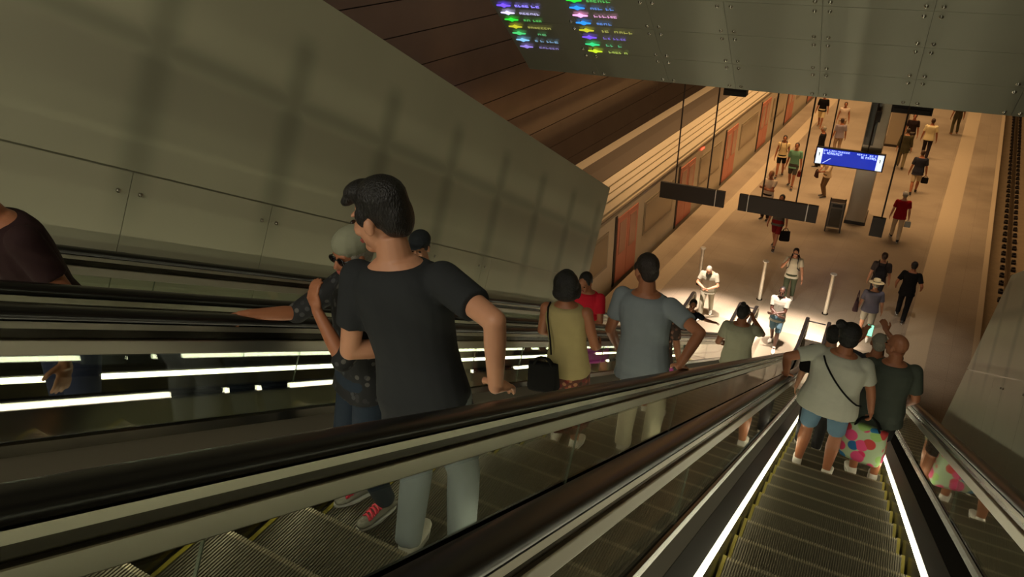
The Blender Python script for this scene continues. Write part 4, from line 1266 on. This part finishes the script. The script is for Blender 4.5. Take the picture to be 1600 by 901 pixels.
dk = person('person in navy t-shirt and beige shorts, walking away carrying a dark bag', 1.0, 30.6, 0, 2, h=1.80, girth=1.1, top=cloth(44, 46, 58), sleeve=.42, hem=-.15, bottom=cloth(190, 172, 140), blen=.46, hair=('crop', 'brown'), skin='tan', shoes=SHOE_D, feet=WALKB)
bag('dark bag in the right hand of the person in navy t-shirt', grip(dk, 1), 0, (.26, .12, .22), BLACKC, .08)
person('person in cream shirt and dark trousers, walking away far along the platform', 1.23, 35.6, 0, -4, h=1.82, girth=1.12, top=cloth(226, 212, 168), sleeve=.4, hem=-.12, bottom=cloth(40, 32, 36), hair=('short', 'brown'), skin='tan', shoes=SHOE_D, feet=WALKA, detail=0)
person('person in black top coming along beside the hanging rod', .50, 36.2, 0, 178, h=1.80, top=cloth(40, 28, 30), sleeve=.4, bottom=cloth(120, 116, 104), hair=('short', 'black'), skin='tan', shoes=SHOE_D, feet=WALKB, detail=0)
person('person in olive clothes partly behind the hanging rod, far along the platform', .36, 33.7, 0, 0, h=1.76, girth=1.05, top=cloth(70, 66, 46), sleeve=.8, hem=-.22, bottom=cloth(124, 112, 84), hair=('short', 'darkbrown'), shoes=SHOE_D, feet=WALKA, detail=0)
person('person in olive trousers whose head the bolted soffit cuts off, by the guidance strip', 2.36, 40.3, 0, 10, h=1.76, top=cloth(70, 66, 50), sleeve=.5, hem=-.14, bottom=cloth(86, 82, 60), hair=('short', 'brown'), shoes=SHOE_T, feet={'L': (-.12, -.10, 0), 'R': (.16, .12, 0)}, detail=0)
person('person in black top and cream shorts farthest along the train', -3.62, 38.8, 0, 176, h=1.72, girth=1.1, top=BLACKC, sleeve=.5, hem=-.10, bottom=cloth(222, 206, 160), blen=.48, hair=('short', 'black'), skin='tan', shoes=SHOE_T, feet=WALKA, detail=0)
person('person in black suit standing sideways behind the blue departure board', -2.80, 32.3, 0, 80, h=1.82, top=cloth(26, 26, 28), sleeve=.95, hem=-.16, bottom=cloth(24, 24, 26), hair=('crop', 'grey'), skin='tan', shoes=SHOE_D, detail=0)
person('person in white vest top coming along left of the pillar', -2.50, 37.5, 0, 184, h=1.70, girth=1.05, top=cloth(214, 196, 180), sleeve=.16, bottom=cloth(190, 160, 130), hair=('short', 'brown'), skin='tan', shoes=SHOE_T, feet=WALKB, detail=0)
person('person in blue-grey t-shirt above the left end of the blue board', -2.30, 34.4, 0, 20, h=1.70, girth=1.1, top=cloth(150, 140, 150), sleeve=.42, bottom=cloth(170, 146, 120), hair=('short', 'brown'), skin='tan', shoes=SHOE_D, detail=0)
bgp = person('person in cream shirt and brown trousers standing just below the blue board', -2.05, 28.7, 0, 120, h=1.76, look=(-20, -10, 0), top=cloth(220, 196, 160), sleeve=.7, bottom=cloth(116, 92, 66), hair=('short', 'blond'), skin='tan', shoes=SHOE_D, detail=0,
    L=dict(hand=(-.08, .30, 1.05), pole=(-1, -.2, -.4)), Rr=dict(hand=(.1, .28, 1.05), pole=(1, -.2, -.4)))
bag('dark brown shoulder bag on the cream shirt below the blue board', wp_(bgp, (.0, .42, 1.14)), R(120), (.28, .10, .22), cloth(60, 34, 30), .10)
yl = person('person in white-and-yellow vest and black shorts with backpack, walking this way by the train', -4.02, 30.3, 0, 184, h=1.80, top=cloth(222, 200, 150), sleeve=.14, hem=-.08, bottom=BLACKC, blen=.36, hair=('tail', 'darkbrown'), skin='tan', shoes=SHOE_D, feet=WALKB, detail=0)
backpack(yl, 'dark backpack on the person in yellow vest by the train', cloth(50, 36, 44))
tl = person('person in teal polo and grey shorts walking this way beside the yellow vest', -3.38, 29.2, 0, 178, h=1.88, top=cloth(112, 160, 132), sleeve=.4, hem=-.15, bottom=cloth(72, 70, 62), blen=.42, hair=('short', 'brown'), skin='tan', shoes=SHOE_D, feet=WALKA, detail=0)
bag('dark red bag in the hand of the person in teal polo', grip(tl, -1), R(20), (.20, .10, .22), cloth(110, 40, 34), .05)
person('person in white t-shirt with crossed arms standing behind the long dark sign', -3.62, 25.4, 0, 170, h=1.88, top=cloth(222, 204, 182), sleeve=.34, bottom=cloth(48, 38, 34), hair=('short', 'blond'), skin='tan', shoes=SHOE_D, detail=0,
    L=dict(hand=(.10, .22, 1.18), pole=(-1, -.2, -.5), dir=(1, .1, .1), palm=(0, -1, 0), thumb=(0, 0, 1)), Rr=dict(hand=(-.10, .25, 1.14), pole=(1, -.2, -.5), dir=(-1, .1, .1), palm=(0, -1, 0), thumb=(0, 0, 1)))
rs = person('person in slate t-shirt and dark red shorts striding past the long dark sign', -2.84, 23.1, 0, 176, h=1.92, top=cloth(86, 84, 78), sleeve=.3, hem=-.16, bottom=cloth(116, 26, 30), blen=.46, hair=('short', 'black'), skin='tan', shoes=SHOE_D, feet={'L': (-.03, .20, 0), 'R': (.04, -.20, .02)}, detail=0)
bag('black shopping bag in the hand of the person in dark red shorts', grip(rs, -1), R(15), (.34, .14, .34), BLACKC, .12, name='shopping_bag')
